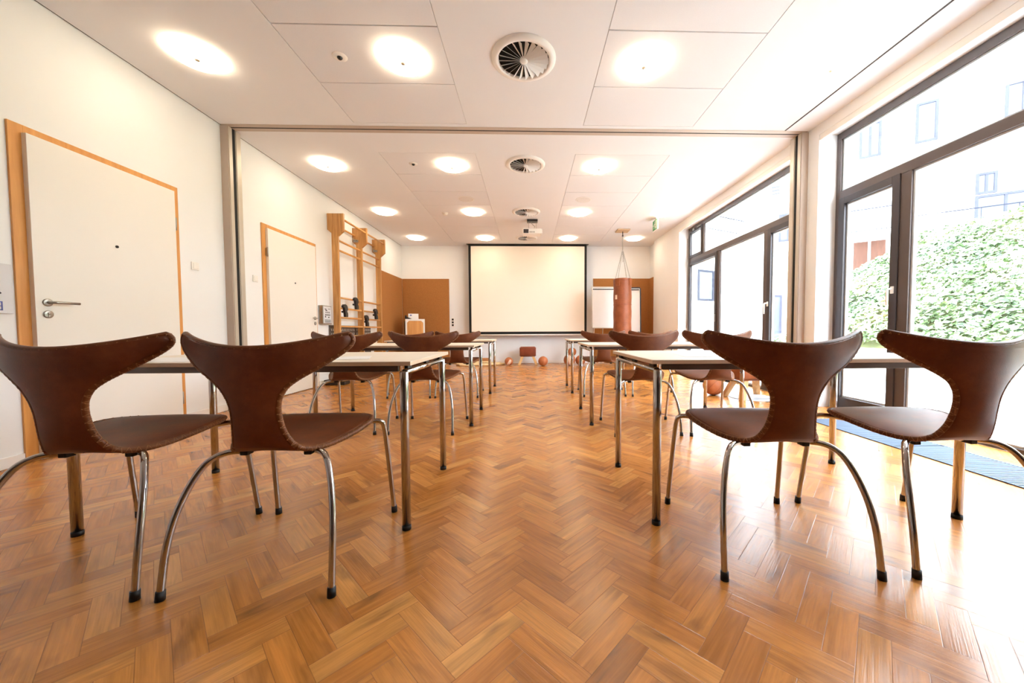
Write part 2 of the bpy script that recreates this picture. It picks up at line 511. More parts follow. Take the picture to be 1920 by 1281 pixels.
# ceiling: plain boards and two bands of acoustic tiles with real gaps
mb = MB()
mb.box(XL - 0.2, 3.7, YB - 0.2, YF + 0.2, ZC + 0.012, ZC + 0.25, mi=2)
T = 0.0119
mb.box(XL - 0.01, XL + 0.0138, YB, YF, ZC + 0.004, ZC + 0.0118, mi=3)  # dark strip: shade of the wall shadow gap put into colour
mb.box(3.0125, 3.0335, YB, 4.262, ZC + 0.002, ZC + 0.0118, mi=3)
def board(x0, x1, y0, y1, mi=0, bev=0.0):
    mb.box(x0, x1, y0, y1, ZC, ZC + T, bev, mi)
g = 0.004
LB = (-1.94, -0.68); RB = (0.635, 1.90)
HY0, HY1 = 4.262, 4.402        # partition track in the ceiling
front = [-4.324, -3.668, -3.012, -2.356, -1.70, -1.044, -0.388, 0.268, 0.924, 1.58, 2.236, 2.893, 3.549, 4.205]
back = [4.875, 5.535, 6.197, 6.855, 7.53, 8.205, 8.86, 9.58]
XCE = XR + 0.0
for rows, ya, yb in ((front, YB, HY0), (back, HY1, YF)):
    r0, r1 = rows[0], rows[-1]
    for xa, xb in ((XL + 0.014, LB[0]), (LB[1], RB[0])):
        board(xa, xb, ya, yb)
    if ya == YB:
        board(RB[1], 3.012, ya, yb); board(3.034, XR2, ya, yb)
    else:
        board(RB[1], XR2, ya, yb)
    for bx in (LB, RB):
        board(bx[0], bx[1], ya, r0); board(bx[0], bx[1], r1, yb - 0.012 if yb == YF else yb)
        for p, q in zip(rows, rows[1:]):
            mb.box(bx[0] + g, bx[1] - g, p + g, q - g, ZC, ZC + T, 0.0025, 1, seg=1)
struct('ceiling', mb, [M['ceil'], M['acoustic'], M['shadowgap'], M['gapdark']], 'white ceiling with two bands of acoustic tiles', 'ceiling')
# partition track (trim), posts, curtain slot
mb = MB()
mb.box(XL + 0.02, XR - 0.02, HY0, 4.320, ZC - 0.004, ZC + 0.011, 0.001, 0)
mb.box(XL + 0.02, XR - 0.02, 4.340, HY1, ZC - 0.004, ZC + 0.011, 0.001, 0)
mb.box(XL + 0.02, XR - 0.02, 4.3205, 4.3395, ZC - 0.0032, ZC + 0.011, 0, 1)
struct('trim_3', mb, [M['post'], M['slot']], 'beige ceiling track with a black slot crossing the room', 'partition track')
def jamb(name, sx, xa, label):
    mb = MB()
    xi = xa + sx * 0.083
    lo, hi = sorted((xa, xi))
    mb.box(lo, hi, 4.275, 4.338, 0, ZC - 0.004, 0.002, 0)
    mb.box(lo, hi, 4.382, 4.462, 0, ZC - 0.004, 0.002, 1)
    lo2, hi2 = sorted((xa, xi - sx * 0.002))
    mb.box(lo2, hi2, 4.3385, 4.3815, 0, ZC - 0.004, 0, 2)
    lo3, hi3 = sorted((xi, xi + sx * 0.006))
    mb.box(lo3, hi3, 4.285, 4.332, 0, ZC - 0.01, 0.001, 1)
    mb.box(lo3, hi3, 4.390, 4.455, 0, ZC - 0.01, 0.001, 1)
    struct(name, mb, [M['post'], M['alu'], M['slot']], label, 'partition post')
jamb('trim_4', 1, XL, 'slim beige wall post with black slot between the two white doors')
jamb('trim_5', -1, XR, 'slim beige wall post with black slot between the two windows')
# skirting boards
mb = MB()
for a, b in ((YB, 2.555), (3.733, 4.272), (4.465, 4.853), (6.063, 6.40), (8.30, 10.10)):
    mb.box(XL, XL + 0.014, a, b, 0, 0.075, 0.003)
struct('baseboard_left', mb, M['skirt'], 'white skirting along the wall with the doors', 'skirting')
struct('baseboard_far', MB().box(XL + 0.015, XR2 - 0.015, YF - 0.014, YF, 0, 0.075, 0.003), M['skirt'], 'white skirting under the projection screen wall', 'skirting')
struct('baseboard_right', MB().box(XR - 0.014, XR, 7.96, 9.54, 0, 0.075, 0.003).box(XR - 0.014, XR, 4.47, 4.54, 0, 0.075, 0.003).box(XR - 0.014, XR, 4.125, 4.27, 0, 0.075, 0.003).box(XR - 0.014, XR, YB + .02, .69, 0, 0.075, 0.003), M['skirt'], 'white skirting along the window wall piers', 'skirting')

# ------------------------------------------------------------------ doors on the left wall
def door(name, y0, y1, hinge_far, label):
    zt = 2.317
    t = empty(name, (XL, 0, 0), label=label, cat='door', kind='structure')
    fr = MB()
    w = 0.075
    outl = lambda a, b, c, d: fr.box(0, 0.014, a, b, c, d, 0.002)
    outl(y0, y0 + w, 0, zt); outl(y1 - w, y1, 0, zt); outl(y0 + w, y1 - w, zt - 0.06, zt)
    fr.build('door_frame', M['oak'], t)
    a, b = y0 + 0.066, y1 - 0.066
    leaf = MB().box(0.008, 0.046, a, b, 0.010, zt - 0.055, 0.002).build('door_leaf', M['door'], t)
    hs = 1 if hinge_far else -1
    hy = a + 0.062 if hinge_far else b - 0.062     # handle near the lock side
    d = 1 if hinge_far else -1
    h = MB()
    h.lathe([(0, 0.0), (0.027, 0.0), (0.027, 0.008), (0.022, 0.010), (0, 0.010)], 28, M=Matrix.Translation((0.046, hy, 1.113)) @ Matrix.Rotation(PI / 2, 4, 'Y'))
    h.tube([(0.05, hy, 1.113), (0.09, hy, 1.113), (0.100, hy + d * 0.010, 1.113), (0.102, hy + d * 0.03, 1.113), (0.102, hy + d * 0.14, 1.113)], 0.0095, 14)
    h.build('door_handle', M['steel'], leaf)
    k = MB()
    k.lathe([(0, 0.0), (0.027, 0.0), (0.027, 0.008), (0.022, 0.010), (0, 0.010)], 28, M=Matrix.Translation((0.046, hy, 1.030)) @ Matrix.Rotation(PI / 2, 4, 'Y'))
    k.lathe([(0, 0.010), (0.009, 0.010), (0.009, 0.014), (0, 0.014)], 16, M=Matrix.Translation((0.046, hy, 1.034)) @ Matrix.Rotation(PI / 2, 4, 'Y'))
    k.box(0.055, 0.058, hy - 0.004, hy + 0.004, 1.012, 1.026)
    k.build('lock_rosette', M['steel'], leaf)
    py = (a + b) / 2
    p = MB().lathe([(0, 0), (0.011, 0), (0.011, 0.006), (0.006, 0.008), (0.006, 0.004), (0, 0.004)], 20, M=Matrix.Translation((0.046, py, 1.610)) @ Matrix.Rotation(PI / 2, 4, 'Y'))
    p.build('peephole', M['ink'], leaf)
    for hz in (1.95, 0.25):
        yy = b + 0.006 if hinge_far else a - 0.006
        MB().tube([(0.040, yy, hz - 0.06), (0.040, yy, hz + 0.06)], 0.009, 12).box(0.012, 0.038, yy - 0.008, yy + 0.008, hz - 0.05, hz + 0.05).build('hinge', M['steel'], t)
    return t
door('door_1', 2.558, 3.73, True, 'white door in oak frame beside the notice, steel lever handle at its near edge')
door('door_2', 4.856, 6.055, False, 'white door in oak frame between the wall post and the steel box')

# ------------------------------------------------------------------ windows of the right wall
def window(name, flip, label, AB):
    """flip=False: sash next to the far pier (near window). flip=True: mirror, sash next to the near pier"""
    t = empty(name, (XW, 0, 0), label=label, cat='window', kind='structure')
    A, B = AB
    def Y(d):       # distance from the sash-side jamb
        return B - d if not flip else A + d
    def yb(m, x0, x1, d0, d1, z0, z1, bev=0.003, mi=0):
        a, b = sorted((Y(d0), Y(d1)))
        m.box(x0, x1, a, b, z0, z1, bev, mi)
    W = B - A
    fr = MB()
    zt, zl, zh = 3.112, 2.365, 2.455
    yb(fr, 0.0, 0.07, 0, W, zt - 0.075, zt)             # head
    yb(fr, 0.0, 0.07, 0, W, 0.0, 0.035)                  # threshold
    yb(fr, 0.0, 0.07, 0, 0.06, 0.035, zt - 0.075)
    yb(fr, 0.0, 0.07, W - 0.06, W, 0.035, zt - 0.075)
    yb(fr, -0.004, 0.07, 0.06, W - 0.06, zl, zh)         # transom
    m1 = (0.73, 0.83)
    m2 = (2.07, 2.17)
    for a, b in (m1, m2):
        yb(fr, -0.002, 0.07, a, b, 0.035, zl)
    if flip:
        yb(fr, 0.0, 0.07, 2.69, 2.77, zh, zt - 0.075)
    fr.build('window_frame', M['frame'], t)
    def pane(nm, d0, d1, z0, z1, par):
        g_ = MB()
        yb(g_, 0.030, 0.036, d0, d1, z0, z1, 0)
        return g_.build(nm, M['glass'], par)
    def bead(d0, d1, z0, z1, par):
        b_ = MB()
        yb(b_, 0.018, 0.052, d0, d0 + 0.018, z0, z1, 0.002); yb(b_, 0.018, 0.052, d1 - 0.018, d1, z0, z1, 0.002)
        yb(b_, 0.018, 0.052, d0 + 0.018, d1 - 0.018, z0, z0 + 0.018, 0.002); yb(b_, 0.018, 0.052, d0 + 0.018, d1 - 0.018, z1 - 0.018, z1, 0.002)
        return b_.build('glazing_bead', M['gasket'], par)
    def sash(d0, d1, z0, z1, nm='sash', wd=0.075, bot=0.11):
        s = MB()
        yb(s, -0.014, 0.058, d0, d0 + wd, z0, z1, 0.004); yb(s, -0.014, 0.058, d1 - wd, d1, z0, z1, 0.004)
        yb(s, -0.014, 0.058, d0 + wd, d1 - wd, z1 - wd, z1, 0.004); yb(s, -0.014, 0.058, d0 + wd, d1 - wd, z0, z0 + bot, 0.004)
        o = s.build(nm, M['sash'], t)
        pane('pane', d0 + wd, d1 - wd, z0 + bot, z1 - wd, o)
        bead(d0 + wd, d1 - wd, z0 + bot, z1 - wd, o)
        return o
    # side-hung sash, fixed light, second sash
    s1 = sash(0.055, 0.735, 0.03, zl + 0.01)
    pane('pane', m1[1], m2[0], 0.035, zl, t); bead(m1[1], m2[0], 0.035, zl, t)
    s2 = sash(2.165, W - 0.055, 0.03, zl + 0.01, 'door_sash' if flip else 'sash')
    if flip:
        pane('pane', 0.06, 2.69, zh, zt - 0.075, t); bead(0.06, 2.69, zh, zt - 0.075, t)
        v = sash(2.765, W - 0.055, zh - 0.005, zt - 0.07, 'tilt_sash', 0.06, 0.06)
        mm = MB(); yb(mm, -0.03, -0.014, 2.80, 2.95, zt - 0.085, zt - 0.068, 0.002); yb(mm, -0.045, -0.014, 3.06, 3.12, zt - 0.1, zt - 0.066, 0.003)
        mm.build('stay', M['steel'], v)
        mm = MB(); mm.tube([(-0.025, Y(W + 0.02 - 0.03), 1.28), (-0.03, Y(W - 0.01), 0.95)], 0.006, 8); mm.tube([(-0.03, Y(W - 0.02), 2.9), (-0.025, Y(W - 0.01), 1.25)], 0.004, 8)
        mm.build('crank_rod', M['steel'], t)
    else:
        pane('pane', 0.06, W - 0.06, zh, zt - 0.075, t); bead(0.06, W - 0.06, zh, zt - 0.075, t)
    # window handle on the first sash
    h = MB()
    hy = Y(0.735 - 0.037)
    dy = -1 if not flip else 1
    h.box(-0.024, -0.012, hy - 0.016, hy + 0.016, 1.245, 1.315, 0.005)
    h.tube([(-0.02, hy, 1.29), (-0.055, hy, 1.29), (-0.066, hy, 1.282), (-0.068, hy, 1.26), (-0.068, hy, 1.135)], [0.009, 0.009, 0.010, 0.011, 0.0085], 12)
    h.build('window_handle', M['white'], s1)
    if flip:
        h = MB(); hy = Y(2.165 + 0.037)
        h.box(-0.022, -0.012, hy - 0.017, hy + 0.017, 1.06, 1.20, 0.004)
        h.tube([(-0.02, hy, 1.165), (-0.06, hy, 1.165), (-0.066, hy + 0.012, 1.165), (-0.066, hy + 0.13, 1.165)], 0.008, 12)
        h.build('door_handle', M['steel'], s2)
    return t
window('window_1', False, 'near tall garden window with bronze frame showing the ivy slope', (W1A, W1B))
window('window_2', True, 'far tall garden window with bronze frame and a small tilt light', (W2A, W2B))
struct('trim_6', MB().box(XW - 0.012, XW + 0.09, W1A, W1B, -0.02, 0.0005).box(XW - 0.012, XW + 0.09, W2A, W2B, -0.02, 0.0005), M['alu'], 'pale metal thresholds under the garden windows', 'threshold')

# ------------------------------------------------------------------ cork linings
def cork(name, mb, label):
    tag(mb.build(name, M['cork']), label, 'pinboard')
cork('cork_board', MB().box(XL + 0.001, XL + 0.016, 8.62, 10.10, 0.076, 2.335, 0.002), 'brown cork board in the corner behind the wall bars, on the door wall')
cork('cork_board', MB().box(XL + 0.017, -2.168, YF - 0.016, YF - 0.001, 0.076, 2.335, 0.002), 'brown cork board on the far wall behind the rolling cabinet')
cork('cork_board', MB().box(1.816, XR2 - 0.017, YF - 0.016, YF - 0.001, 0.076, 2.345, 0.002), 'brown cork board on the far wall behind the flip charts')
cork('cork_board', MB().box(XR2 - 0.016, XR2 - 0.001, 9.555, YF - 0.001, 0.076, 2.345, 0.002), 'narrow brown cork board on the side wall by the flip charts')

# ------------------------------------------------------------------ ceiling lamps, vents, speakers, sensors
def make_lamp():
    t = empty('ceiling_lamp')
    MB().lathe([(0.0, -0.040), (0.15, -0.040), (0.172, -0.037), (0.181, -0.031), (0.178, -0.024), (0.0, -0.024)], 48).build('glass_disc', M['lampglass'], t)
    MB().lathe([(0.0, -0.052), (0.014, -0.051), (0.020, -0.046), (0.020, -0.0405), (0.0, -0.0405)], 24).build('centre_cap', M['lampcap'], t)
    MB().tube([(0.1835 * math.cos(2 * PI * k / 48), 0.1835 * math.sin(2 * PI * k / 48), -0.030) for k in range(48)], 0.0022, 8, closed=True).build('rim', M['steel'], t)
    MB().lathe([(0.0, -0.0005), (0.10, -0.0005), (0.10, -0.012), (0.02, -0.014), (0.02, -0.0235), (0.0, -0.0235)], 32).build('mount', M['white'], t)
    return t
lamp0 = make_lamp()
LX = (-2.772, -1.058, 1.018, 2.69)
LY = (3.225, 5.225, 7.215, 9.19)
lrow = ('front row', 'second row', 'third row', 'last row by the screen')
lcol = ('next to the door wall', 'in the door-side tile band', 'in the window-side tile band', 'next to the window wall')
for j, y in enumerate(LY):
    for i, x in enumerate(LX):
        o = lamp0 if (i == 0 and j == 0) else copy_tree(lamp0)
        o.location = (x, y, ZC)
        tag(o, 'round glowing glass ceiling lamp, %s, %s' % (lrow[j], lcol[i]), 'ceiling lamp', 'round ceiling lamps')

def make_vent():
    t = empty('air_vent')
    R = 0.215
    MB().lathe([(0.275, -0.0005), (0.273, -0.012), (0.240, -0.026), (0.220, -0.026), (R, -0.002), (R, -0.0005)], 56).build('rim', M['ventwhite'], t)
    MB().lathe([(0.0, -0.0006), (R - 0.001, -0.0006), (R - 0.001, -0.004), (0.0, -0.004)], 48).build('duct', M['ventdark'], t)
    bl = MB()
    n = 22
    for k in range(n):
        a = 2 * PI * k / n
        ln0, ln1 = 0.03, R - 0.004
        # tilted blade: a thin strip that is wide at the rim and narrow at the hub
        dt = 0.0008
        Mx = Matrix.Rotation(a, 4, 'Z')
        b = bmesh.new()
        wi, wo = 0.010, 0.044
        tilt = math.radians(46)
        def pt(r, s, w, zz): return (r, s * w * math.cos(tilt) / 2, -0.020 - s * w * math.sin(tilt) / 2 + zz)
        lo = [b.verts.new(pt(ln0, -1, wi, 0)), b.verts.new(pt(ln1, -1, wo, 0)), b.verts.new(pt(ln1, 1, wo, 0)), b.verts.new(pt(ln0, 1, wi, 0))]
        hi = [b.verts.new(pt(ln0, -1, wi, 0.0015)), b.verts.new(pt(ln1, -1, wo, 0.0015)), b.verts.new(pt(ln1, 1, wo, 0.0015)), b.verts.new(pt(ln0, 1, wi, 0.0015))]
        b.faces.new(lo); b.faces.new(list(reversed(hi)))
        for q in range(4): b.faces.new([lo[q], hi[q], hi[(q + 1) % 4], lo[(q + 1) % 4]])
        bmesh.ops.recalc_face_normals(b, faces=b.faces)
        bl._merge(b, 0, Mx)
    bl.build('blades', M['ventwhite'], t)
    MB().lathe([(0.0, -0.034), (0.026, -0.032), (0.034, -0.024), (0.034, -0.006), (0.0, -0.006)], 28).build('hub', M['ventwhite'], t)
    return t
vent0 = make_vent()
for i, (y, lb) in enumerate(((3.204, 'before the partition track'), (5.178, 'just beyond the partition track'), (7.206, 'above the ceiling projector'), (9.20, 'next to the screen casing'))):
    o = vent0 if i == 0 else copy_tree(vent0)
    o.location = (-0.026, y, ZC)
    tag(o, 'round white swirl air vent in the ceiling %s' % lb, 'air vent', 'swirl air vents')

for x, lb in ((-1.086, 'door side'), (0.996, 'window side')):
    t = empty('ceiling_speaker', (x, 6.54, ZC), label='flat round ceiling speaker flush in the tile band on the %s' % lb, cat='speaker', group='ceiling speakers')
    MB().lathe([(0, -0.006), (0.115, -0.005), (0.125, -0.003), (0.125, -0.0005), (0, -0.0005)], 40).build('speaker_cover', M['speaker'], t)
    MB().lathe([(0.1255, -0.0005), (0.1255, -0.006), (0.140, -0.004), (0.141, -0.0005)], 40).build('rim', M['ventwhite'], t)
for y, lb in ((3.218, 'near the front lamps'), (5.195, 'in the second row of lamps')):
    t = empty('motion_sensor', (-1.586, y, ZC), label='small round black-eyed motion sensor in the ceiling tiles %s' % lb, cat='sensor', group='motion sensors')
    MB().lathe([(0, -0.006), (0.024, -0.007), (0.058, -0.003), (0.060, 0.001), (0, 0.001)], 32).build('ring', M['ventwhite'], t)
    MB().lathe([(0, -0.026), (0.012, -0.024), (0.021, -0.014), (0.022, -0.008), (0, -0.0075)], 24).build('eye', M['blackgloss'], t)
t = empty('smoke_detector', (-1.62, 7.298, ZC), label='small white dome smoke detector in the ceiling tiles', cat='smoke detector')
MB().lathe([(0, -0.045), (0.03, -0.044), (0.045, -0.034), (0.048, -0.018), (0.046, -0.0125), (0, -0.0125)], 28).build('dome', M['white'], t)
MB().lathe([(0, -0.012), (0.055, -0.012), (0.058, -0.004), (0.055, -0.0005), (0, -0.0005)], 28).build('base', M['ventwhite'], t)

# ------------------------------------------------------------------ exit sign hanging from the ceiling
t = empty('exit_sign', (2.66, 7.56, 0), label='green running-man exit sign hanging from the ceiling near the window', cat='exit sign')
MB().box(-0.012, 0.012, -0.135, 0.135, 2.975, 3.195, 0.004).build('sign_panel', M['white'], t)
MB().box(-0.016, -0.0125, -0.125, 0.125, 2.985, 3.185, 0.001).build('green_field', M['signgreen'], t)
mb = MB()
px = (-0.0185, -0.0165)
def sy(u, v): return (0.125 - u * 0.25, 2.985 + v * 0.20)   # u from far (left as seen) to near
def poly(pts): mb.prism([sy(*p) for p in pts], px[0], px[1], 'x')
poly([(0.70, 0.08), (0.92, 0.08), (0.92, 0.92), (0.70, 0.92)])           # doorway
mb.lathe([(0, 0), (0.014, 0), (0.014, 0.002), (0, 0.002)], 18, M=Matrix.Translation((px[0], *sy(0.50, 0.80))) @ Matrix.Rotation(PI / 2, 4, 'Y'))
poly([(0.40, 0.66), (0.50, 0.70), (0.52, 0.42), (0.42, 0.40)])           # torso
poly([(0.42, 0.42), (0.50, 0.44), (0.62, 0.30), (0.60, 0.10), (0.55, 0.10), (0.55, 0.27)])
poly([(0.40, 0.42), (0.48, 0.40), (0.40, 0.22), (0.24, 0.18), (0.24, 0.24), (0.36, 0.27)])
poly([(0.50, 0.68), (0.62, 0.58), (0.60, 0.53), (0.49, 0.61)])
poly([(0.42, 0.67), (0.30, 0.56), (0.33, 0.51), (0.44, 0.60)])
poly([(0.08, 0.46), (0.20, 0.46), (0.20, 0.38), (0.26, 0.50), (0.20, 0.62), (0.20, 0.54), (0.08, 0.54)])
mb.build('pictogram', M['white'], t)
MB().box(-0.008, 0.008, -0.05, 0.05, 3.196, ZC - 0.0005, 0.002).build('hanger', M['white'], t)

# ------------------------------------------------------------------ projector on its ceiling mount
t = empty('projector', (0.10, 7.74, ZC), label='white ceiling projector on a dark bracket facing the screen', cat='projector')
MB().box(-0.11, 0.11, -0.075, 0.075, -0.045, -0.0005, 0.004).build('ceiling_bracket', M['blackgloss'], t)
mb = MB()
for s in (-1, 1):
    mb.box(s * 0.078 - 0.004, s * 0.078 + 0.004, -0.02, 0.02, -0.20, -0.046, 0.001)
mb.box(-0.082, 0.082, -0.05, 0.05, -0.206, -0.199, 0.001)
mb.tube([(-0.02, 0.0, -0.045), (0.0, 0.01, -0.09), (0.05, 0.0, -0.13), (0.03, -0.01, -0.20)], 0.005, 8)
mb.build('mount_arms', M['steel'], t)
body = MB().box(-0.20, 0.185, -0.13, 0.13, -0.312, -0.2065, 0.018).build('body', M['white'], t)
mb = MB().lathe([(0, 0), (0.034, 0), (0.038, 0.006), (0.038, 0.03), (0, 0.03)], 28, M=Matrix.Translation((-0.12, 0.125, -0.258)) @ Matrix.Rotation(-PI / 2, 4, 'X'))
mb.build('lens', M['blackgloss'], body)
mb = MB()
mb.box(-0.185, -0.08, -0.1345, -0.1305, -0.305, -0.225, 0.002)
for k in range(5): mb.box(-0.06 + k * 0.024, -0.05 + k * 0.024, -0.1335, -0.1305, -0.296, -0.268, 0.001)
mb.build('connector_panel', M['ink'], body)
MB().box(0.1855, 0.205, -0.11, 0.11, -0.305, -0.215, 0.008).build('side_cover', M['ventwhite'], body)

# ------------------------------------------------------------------ projection screen
YS = 9.84
t = empty('projection_screen', (0, YS, 0), label='large cream projection screen with black border lowered before the far wall', cat='projection screen')
MB().box(-1.64, 1.645, 0.004, 0.14, 3.232, 3.2305 + 0.0, 0).bm.free()
sc_ = MB().box(-1.585, 1.592, -0.001, 0.0005, 0.808, 3.228).build('black_border', M['screenborder'], t)
MB().box(-1.522, 1.530, -0.0035, -0.0012, 0.877, 3.166).build('screen_cloth', M['screen'], t)
mb = MB().tube([(-1.60, 0, 0.790), (1.61, 0, 0.790)], 0.019, 14).tube([(-1.615, 0, 0.79), (-1.60, 0, 0.79)], 0.024, 14).tube([(1.61, 0, 0.79), (1.625, 0, 0.79)], 0.024, 14)
mb.build('weight_bar', M['white'], t)
MB().box(-1.64, 1.645, 0.004, 0.13, ZC - 0.012, ZC - 0.0006, 0.002).build('ceiling_slot_cover', M['blackgloss'], t)

# ------------------------------------------------------------------ wall bars
YP = (6.43, 7.33, 8.235)
PT = 0.045
t = empty('wall_bars', (XL, 0, 0), label='tall beech gymnastics wall bars with three posts on the door wall', cat='wall bars')
for yy in YP:
    post = [(0.072, 0.0), (0.182, 0.0), (0.182, 2.545), (0.283, 2.635), (0.283, 2.935), (0.001, 2.935), (0.001, 2.66), (0.072, 2.60)]
    m_ = MB().prism(post, yy, yy + PT, 'y', 0.004)
    m_.build('post', M['barwood'], t)
for hz in (2.495, 2.325, 1.495, 1.31, 1.145, 0.81, 0.63):
    MB().tube([(0.140, YP[0] + 0.012, hz), (0.140, YP[2] + 0.03, hz)], [0.0175] * 2, 14).build('rung', M['rungwood'], t)
for xx, hz in ((0.250, 2.845), (0.045, 2.785)):
    MB().tube([(xx, YP[0] + 0.012, hz), (xx, YP[2] + 0.03, hz)], [0.0175] * 2, 14).build('rung', M['rungwood'], t)
MB().box(0.085, 0.175, YP[0] + PT + 0.001, YP[1] - 0.001, 0.975, 1.002, 0.005).box(0.085, 0.175, YP[1] + PT + 0.001, YP[2] - 0.001, 0.975, 1.002, 0.005).build('shelf_board', M['rungwood'], t)
for yy in YP[1:]:
    mb = MB()
    mb.box(0.02, 0.12, yy - 0.012, yy - 0.0005, 2.655, 2.70, 0.003)
    mb.tube([(0.05, yy - 0.012, 2.68), (0.05, yy - 0.05, 2.675), (0.07, yy - 0.11, 2.66), (0.10, yy - 0.16, 2.67), (0.10, yy - 0.19, 2.69)], 0.008, 10)
    mb.tube([(0.10, yy - 0.012, 2.68), (0.11, yy - 0.07, 2.685), (0.10, yy - 0.14, 2.67)], 0.006, 10)
    mb.build('steel_hook', M['steel'], t)
for yy in YP:
    MB().box(0.001, 0.071, yy + 0.004, yy + PT - 0.004, 0.40, 0.47, 0.003).build('wall_bracket', M['barwood'], t)

# black clip-on grips over the rungs (outline in y,z; beak towards the viewer)
def grip_shape():
    o = [(-0.150, 0.168), (-0.146, 0.195), (-0.115, 0.220), (-0.065, 0.228), (-0.020, 0.214), (0.008, 0.186), (0.022, 0.145), (0.016, 0.120),
         (-0.006, 0.112), (-0.010, 0.095), (0.018, 0.070), (0.022, 0.030), (0.020, 0.0), (-0.070, 0.0), (-0.078, 0.05), (-0.094, 0.11), (-0.104, 0.150), (-0.118, 0.168), (-0.136, 0.160)]
    return o
grips = (('topmost', 7.095, 1.32, 'beside the middle post'), ('second', 6.675, 1.16, 'beside the near post'),
         ('third', 7.985, 1.16, 'beside the far post'), ('lowest', 7.535, 1.003, 'standing on the shelf board'))
for nm, y, z, lb in grips:
    t2 = empty('bar_grip', (XL + 0.14, y, z), label='black bar grip on the wall bars, %s, %s' % (nm, lb), cat='grip', group='black grips on the wall bars')
    MB().prism(grip_shape(), 0.019, 0.062, 'x', 0.010, seg=3).build('grip_body', M['blackgloss'], t2)
    MB().box(-0.02, 0.0185, -0.07, 0.012, 0.075, 0.108, 0.006).build('clip', M['black'], t2)

# perforated panels low behind the bars
for i, (a, b, lb) in enumerate(((6.40, 7.285, 'near'), (7.335, 8.02, 'far'))):
    t2 = empty('perforated_panel', (XL, 0, 0), label='dark perforated steel panel low behind the %s bay of the wall bars' % lb, cat='panel', group='perforated panels behind wall bars')
    MB().box(0.002, 0.028, a, b, 0.08, 1.01, 0.002).build('sheet', M['perf'], t2)
    mb = MB()
    nn = int((b - a) / 0.055)
    for r in range(6):
        for k in range(nn):
            yy = a + 0.04 + k * 0.055; zz = 0.93 - r * 0.075
            sgn = 1 if r % 2 else -1
            mb.prism([(yy - 0.016 * sgn, zz - 0.022), (yy - 0.004 * sgn, zz - 0.022), (yy + 0.016 * sgn, zz + 0.022), (yy + 0.004 * sgn, zz + 0.022)], 0.0285, 0.031, 'x')
    mb.build('perforation', M['ventwhite'], t2)

# steel control box beside door 2
t = empty('control_box', (XL, 6.235, 1.18), label='grey steel wall box with printed instructions beside the second door', cat='control box')
MB().box(-0.002, 0.075, -0.135, 0.135, -0.155, 0.155, 0.006).build('casing', M['steel'], t)
MB().box(0.0755, 0.079, -0.118, 0.118, -0.140, 0.140, 0.001).build('front_plate', M['paper2'], t)
mb = MB()
r_ = random.Random(5)
for (y, z, w, h) in ((0.06, 0.095, 0.05, 0.012), (0.045, 0.075, 0.03, 0.02), (0.02, 0.07, 0.02, 0.014), (-0.05, 0.10, 0.06, 0.008)):
    mb.box(0.0795, 0.081, -y - w / 2, -y + w / 2, z - h / 2, z + h / 2)
for k in range(4):
    mb.box(0.0795, 0.081, -0.06 + k * 0.035, -0.045 + k * 0.035, 0.028, 0.052)
    mb.box(0.0795, 0.081, -0.07 + k * 0.04, -0.045 + k * 0.04, -0.012, 0.010)
mb.box(0.0795, 0.081, -0.075, -0.05, -0.045, -0.02); mb.box(0.0795, 0.081, 0.02, 0.05, -0.05, -0.03)
for k in range(5):
    mb.box(0.0795, 0.081, -0.085, 0.095, -0.085 - k * 0.011, -0.080 - k * 0.011)
mb.build('printed_marks', M['ink'], t)

# light switches
for (y, z, lb) in ((3.899, 1.584, 'first door and the wall post'), (4.731, 1.573, 'wall post and the second door')):
    t = empty('light_switch', (XL, y, z), label='white square light switch on the wall between %s' % lb, cat='light switch', group='white light switches')
    MB().box(0.001, 0.010, -0.041, 0.041, -0.041, 0.041, 0.003).build('switch_frame', M['white'], t)
    MB().box(0.0105, 0.016, -0.028, 0.028, -0.028, 0.028, 0.003).build('rocker', M['white'], t)

# printed notice at the picture's edge
t = empty('notice_board', (XL, 2.40, 1.19), label='pale printed notice on the wall beside the first oak door frame', cat='notice')
MB().box(0.015, 0.019, -0.15, 0.136, -0.163, 0.163, 0.001).build('notice_sheet', M['paper2'], t)
MB().box(-0.002, 0.0145, -0.12, 0.10, -0.12, 0.12, 0.001).build('backing_block', M['white'], t)
mb = MB()
def st(p, q, w):
    a, b = Vector(p), Vector(q); d = (b - a).normalized(); n_ = Vector((-d.y, d.x)) * w / 2
    return [tuple(a + n_), tuple(b + n_), tuple(b - n_), tuple(a - n_)]
mb.prism(st((0.028, -0.036), (0.028, 0.05), 0.010), 0.0195, 0.0205, 'x')
mb.prism(st((0.032, 0.008), (0.076, 0.050), 0.010), 0.0195, 0.0205, 'x')
mb.prism(st((0.038, 0.012), (0.080, -0.034), 0.010), 0.0195, 0.0205, 'x')
mb.build('black_letter', M['ink'], t)
mb = MB()
mb.box(0.0195, 0.0205, 0.018, 0.085, -0.144, -0.137); mb.box(0.0195, 0.0205, 0.018, 0.085, -0.092, -0.085); mb.box(0.0195, 0.0205, 0.018, 0.085, -0.118, -0.112)
mb.box(0.0195, 0.0205, 0.078, 0.085, -0.144, -0.085); mb.box(0.0195, 0.0205, 0.018, 0.025, -0.144, -0.085)
mb.build('blue_letter', M['blueink'], t)

# sockets beside the screen
t = empty('wall_outlet', (-2.08, YF, 1.14), label='strip of three black sockets on the far wall left of the screen', cat='wall outlet')
MB().box(-0.032, 0.032, -0.008, -0.001, -0.125, 0.125, 0.002).build('outlet_plate', M['white'], t)
for k in (-0.078, 0.0, 0.078):
    MB().box(-0.025, 0.025, -0.014, -0.0085, k - 0.025, k + 0.025, 0.004).build('socket', M['blackgloss'], t)

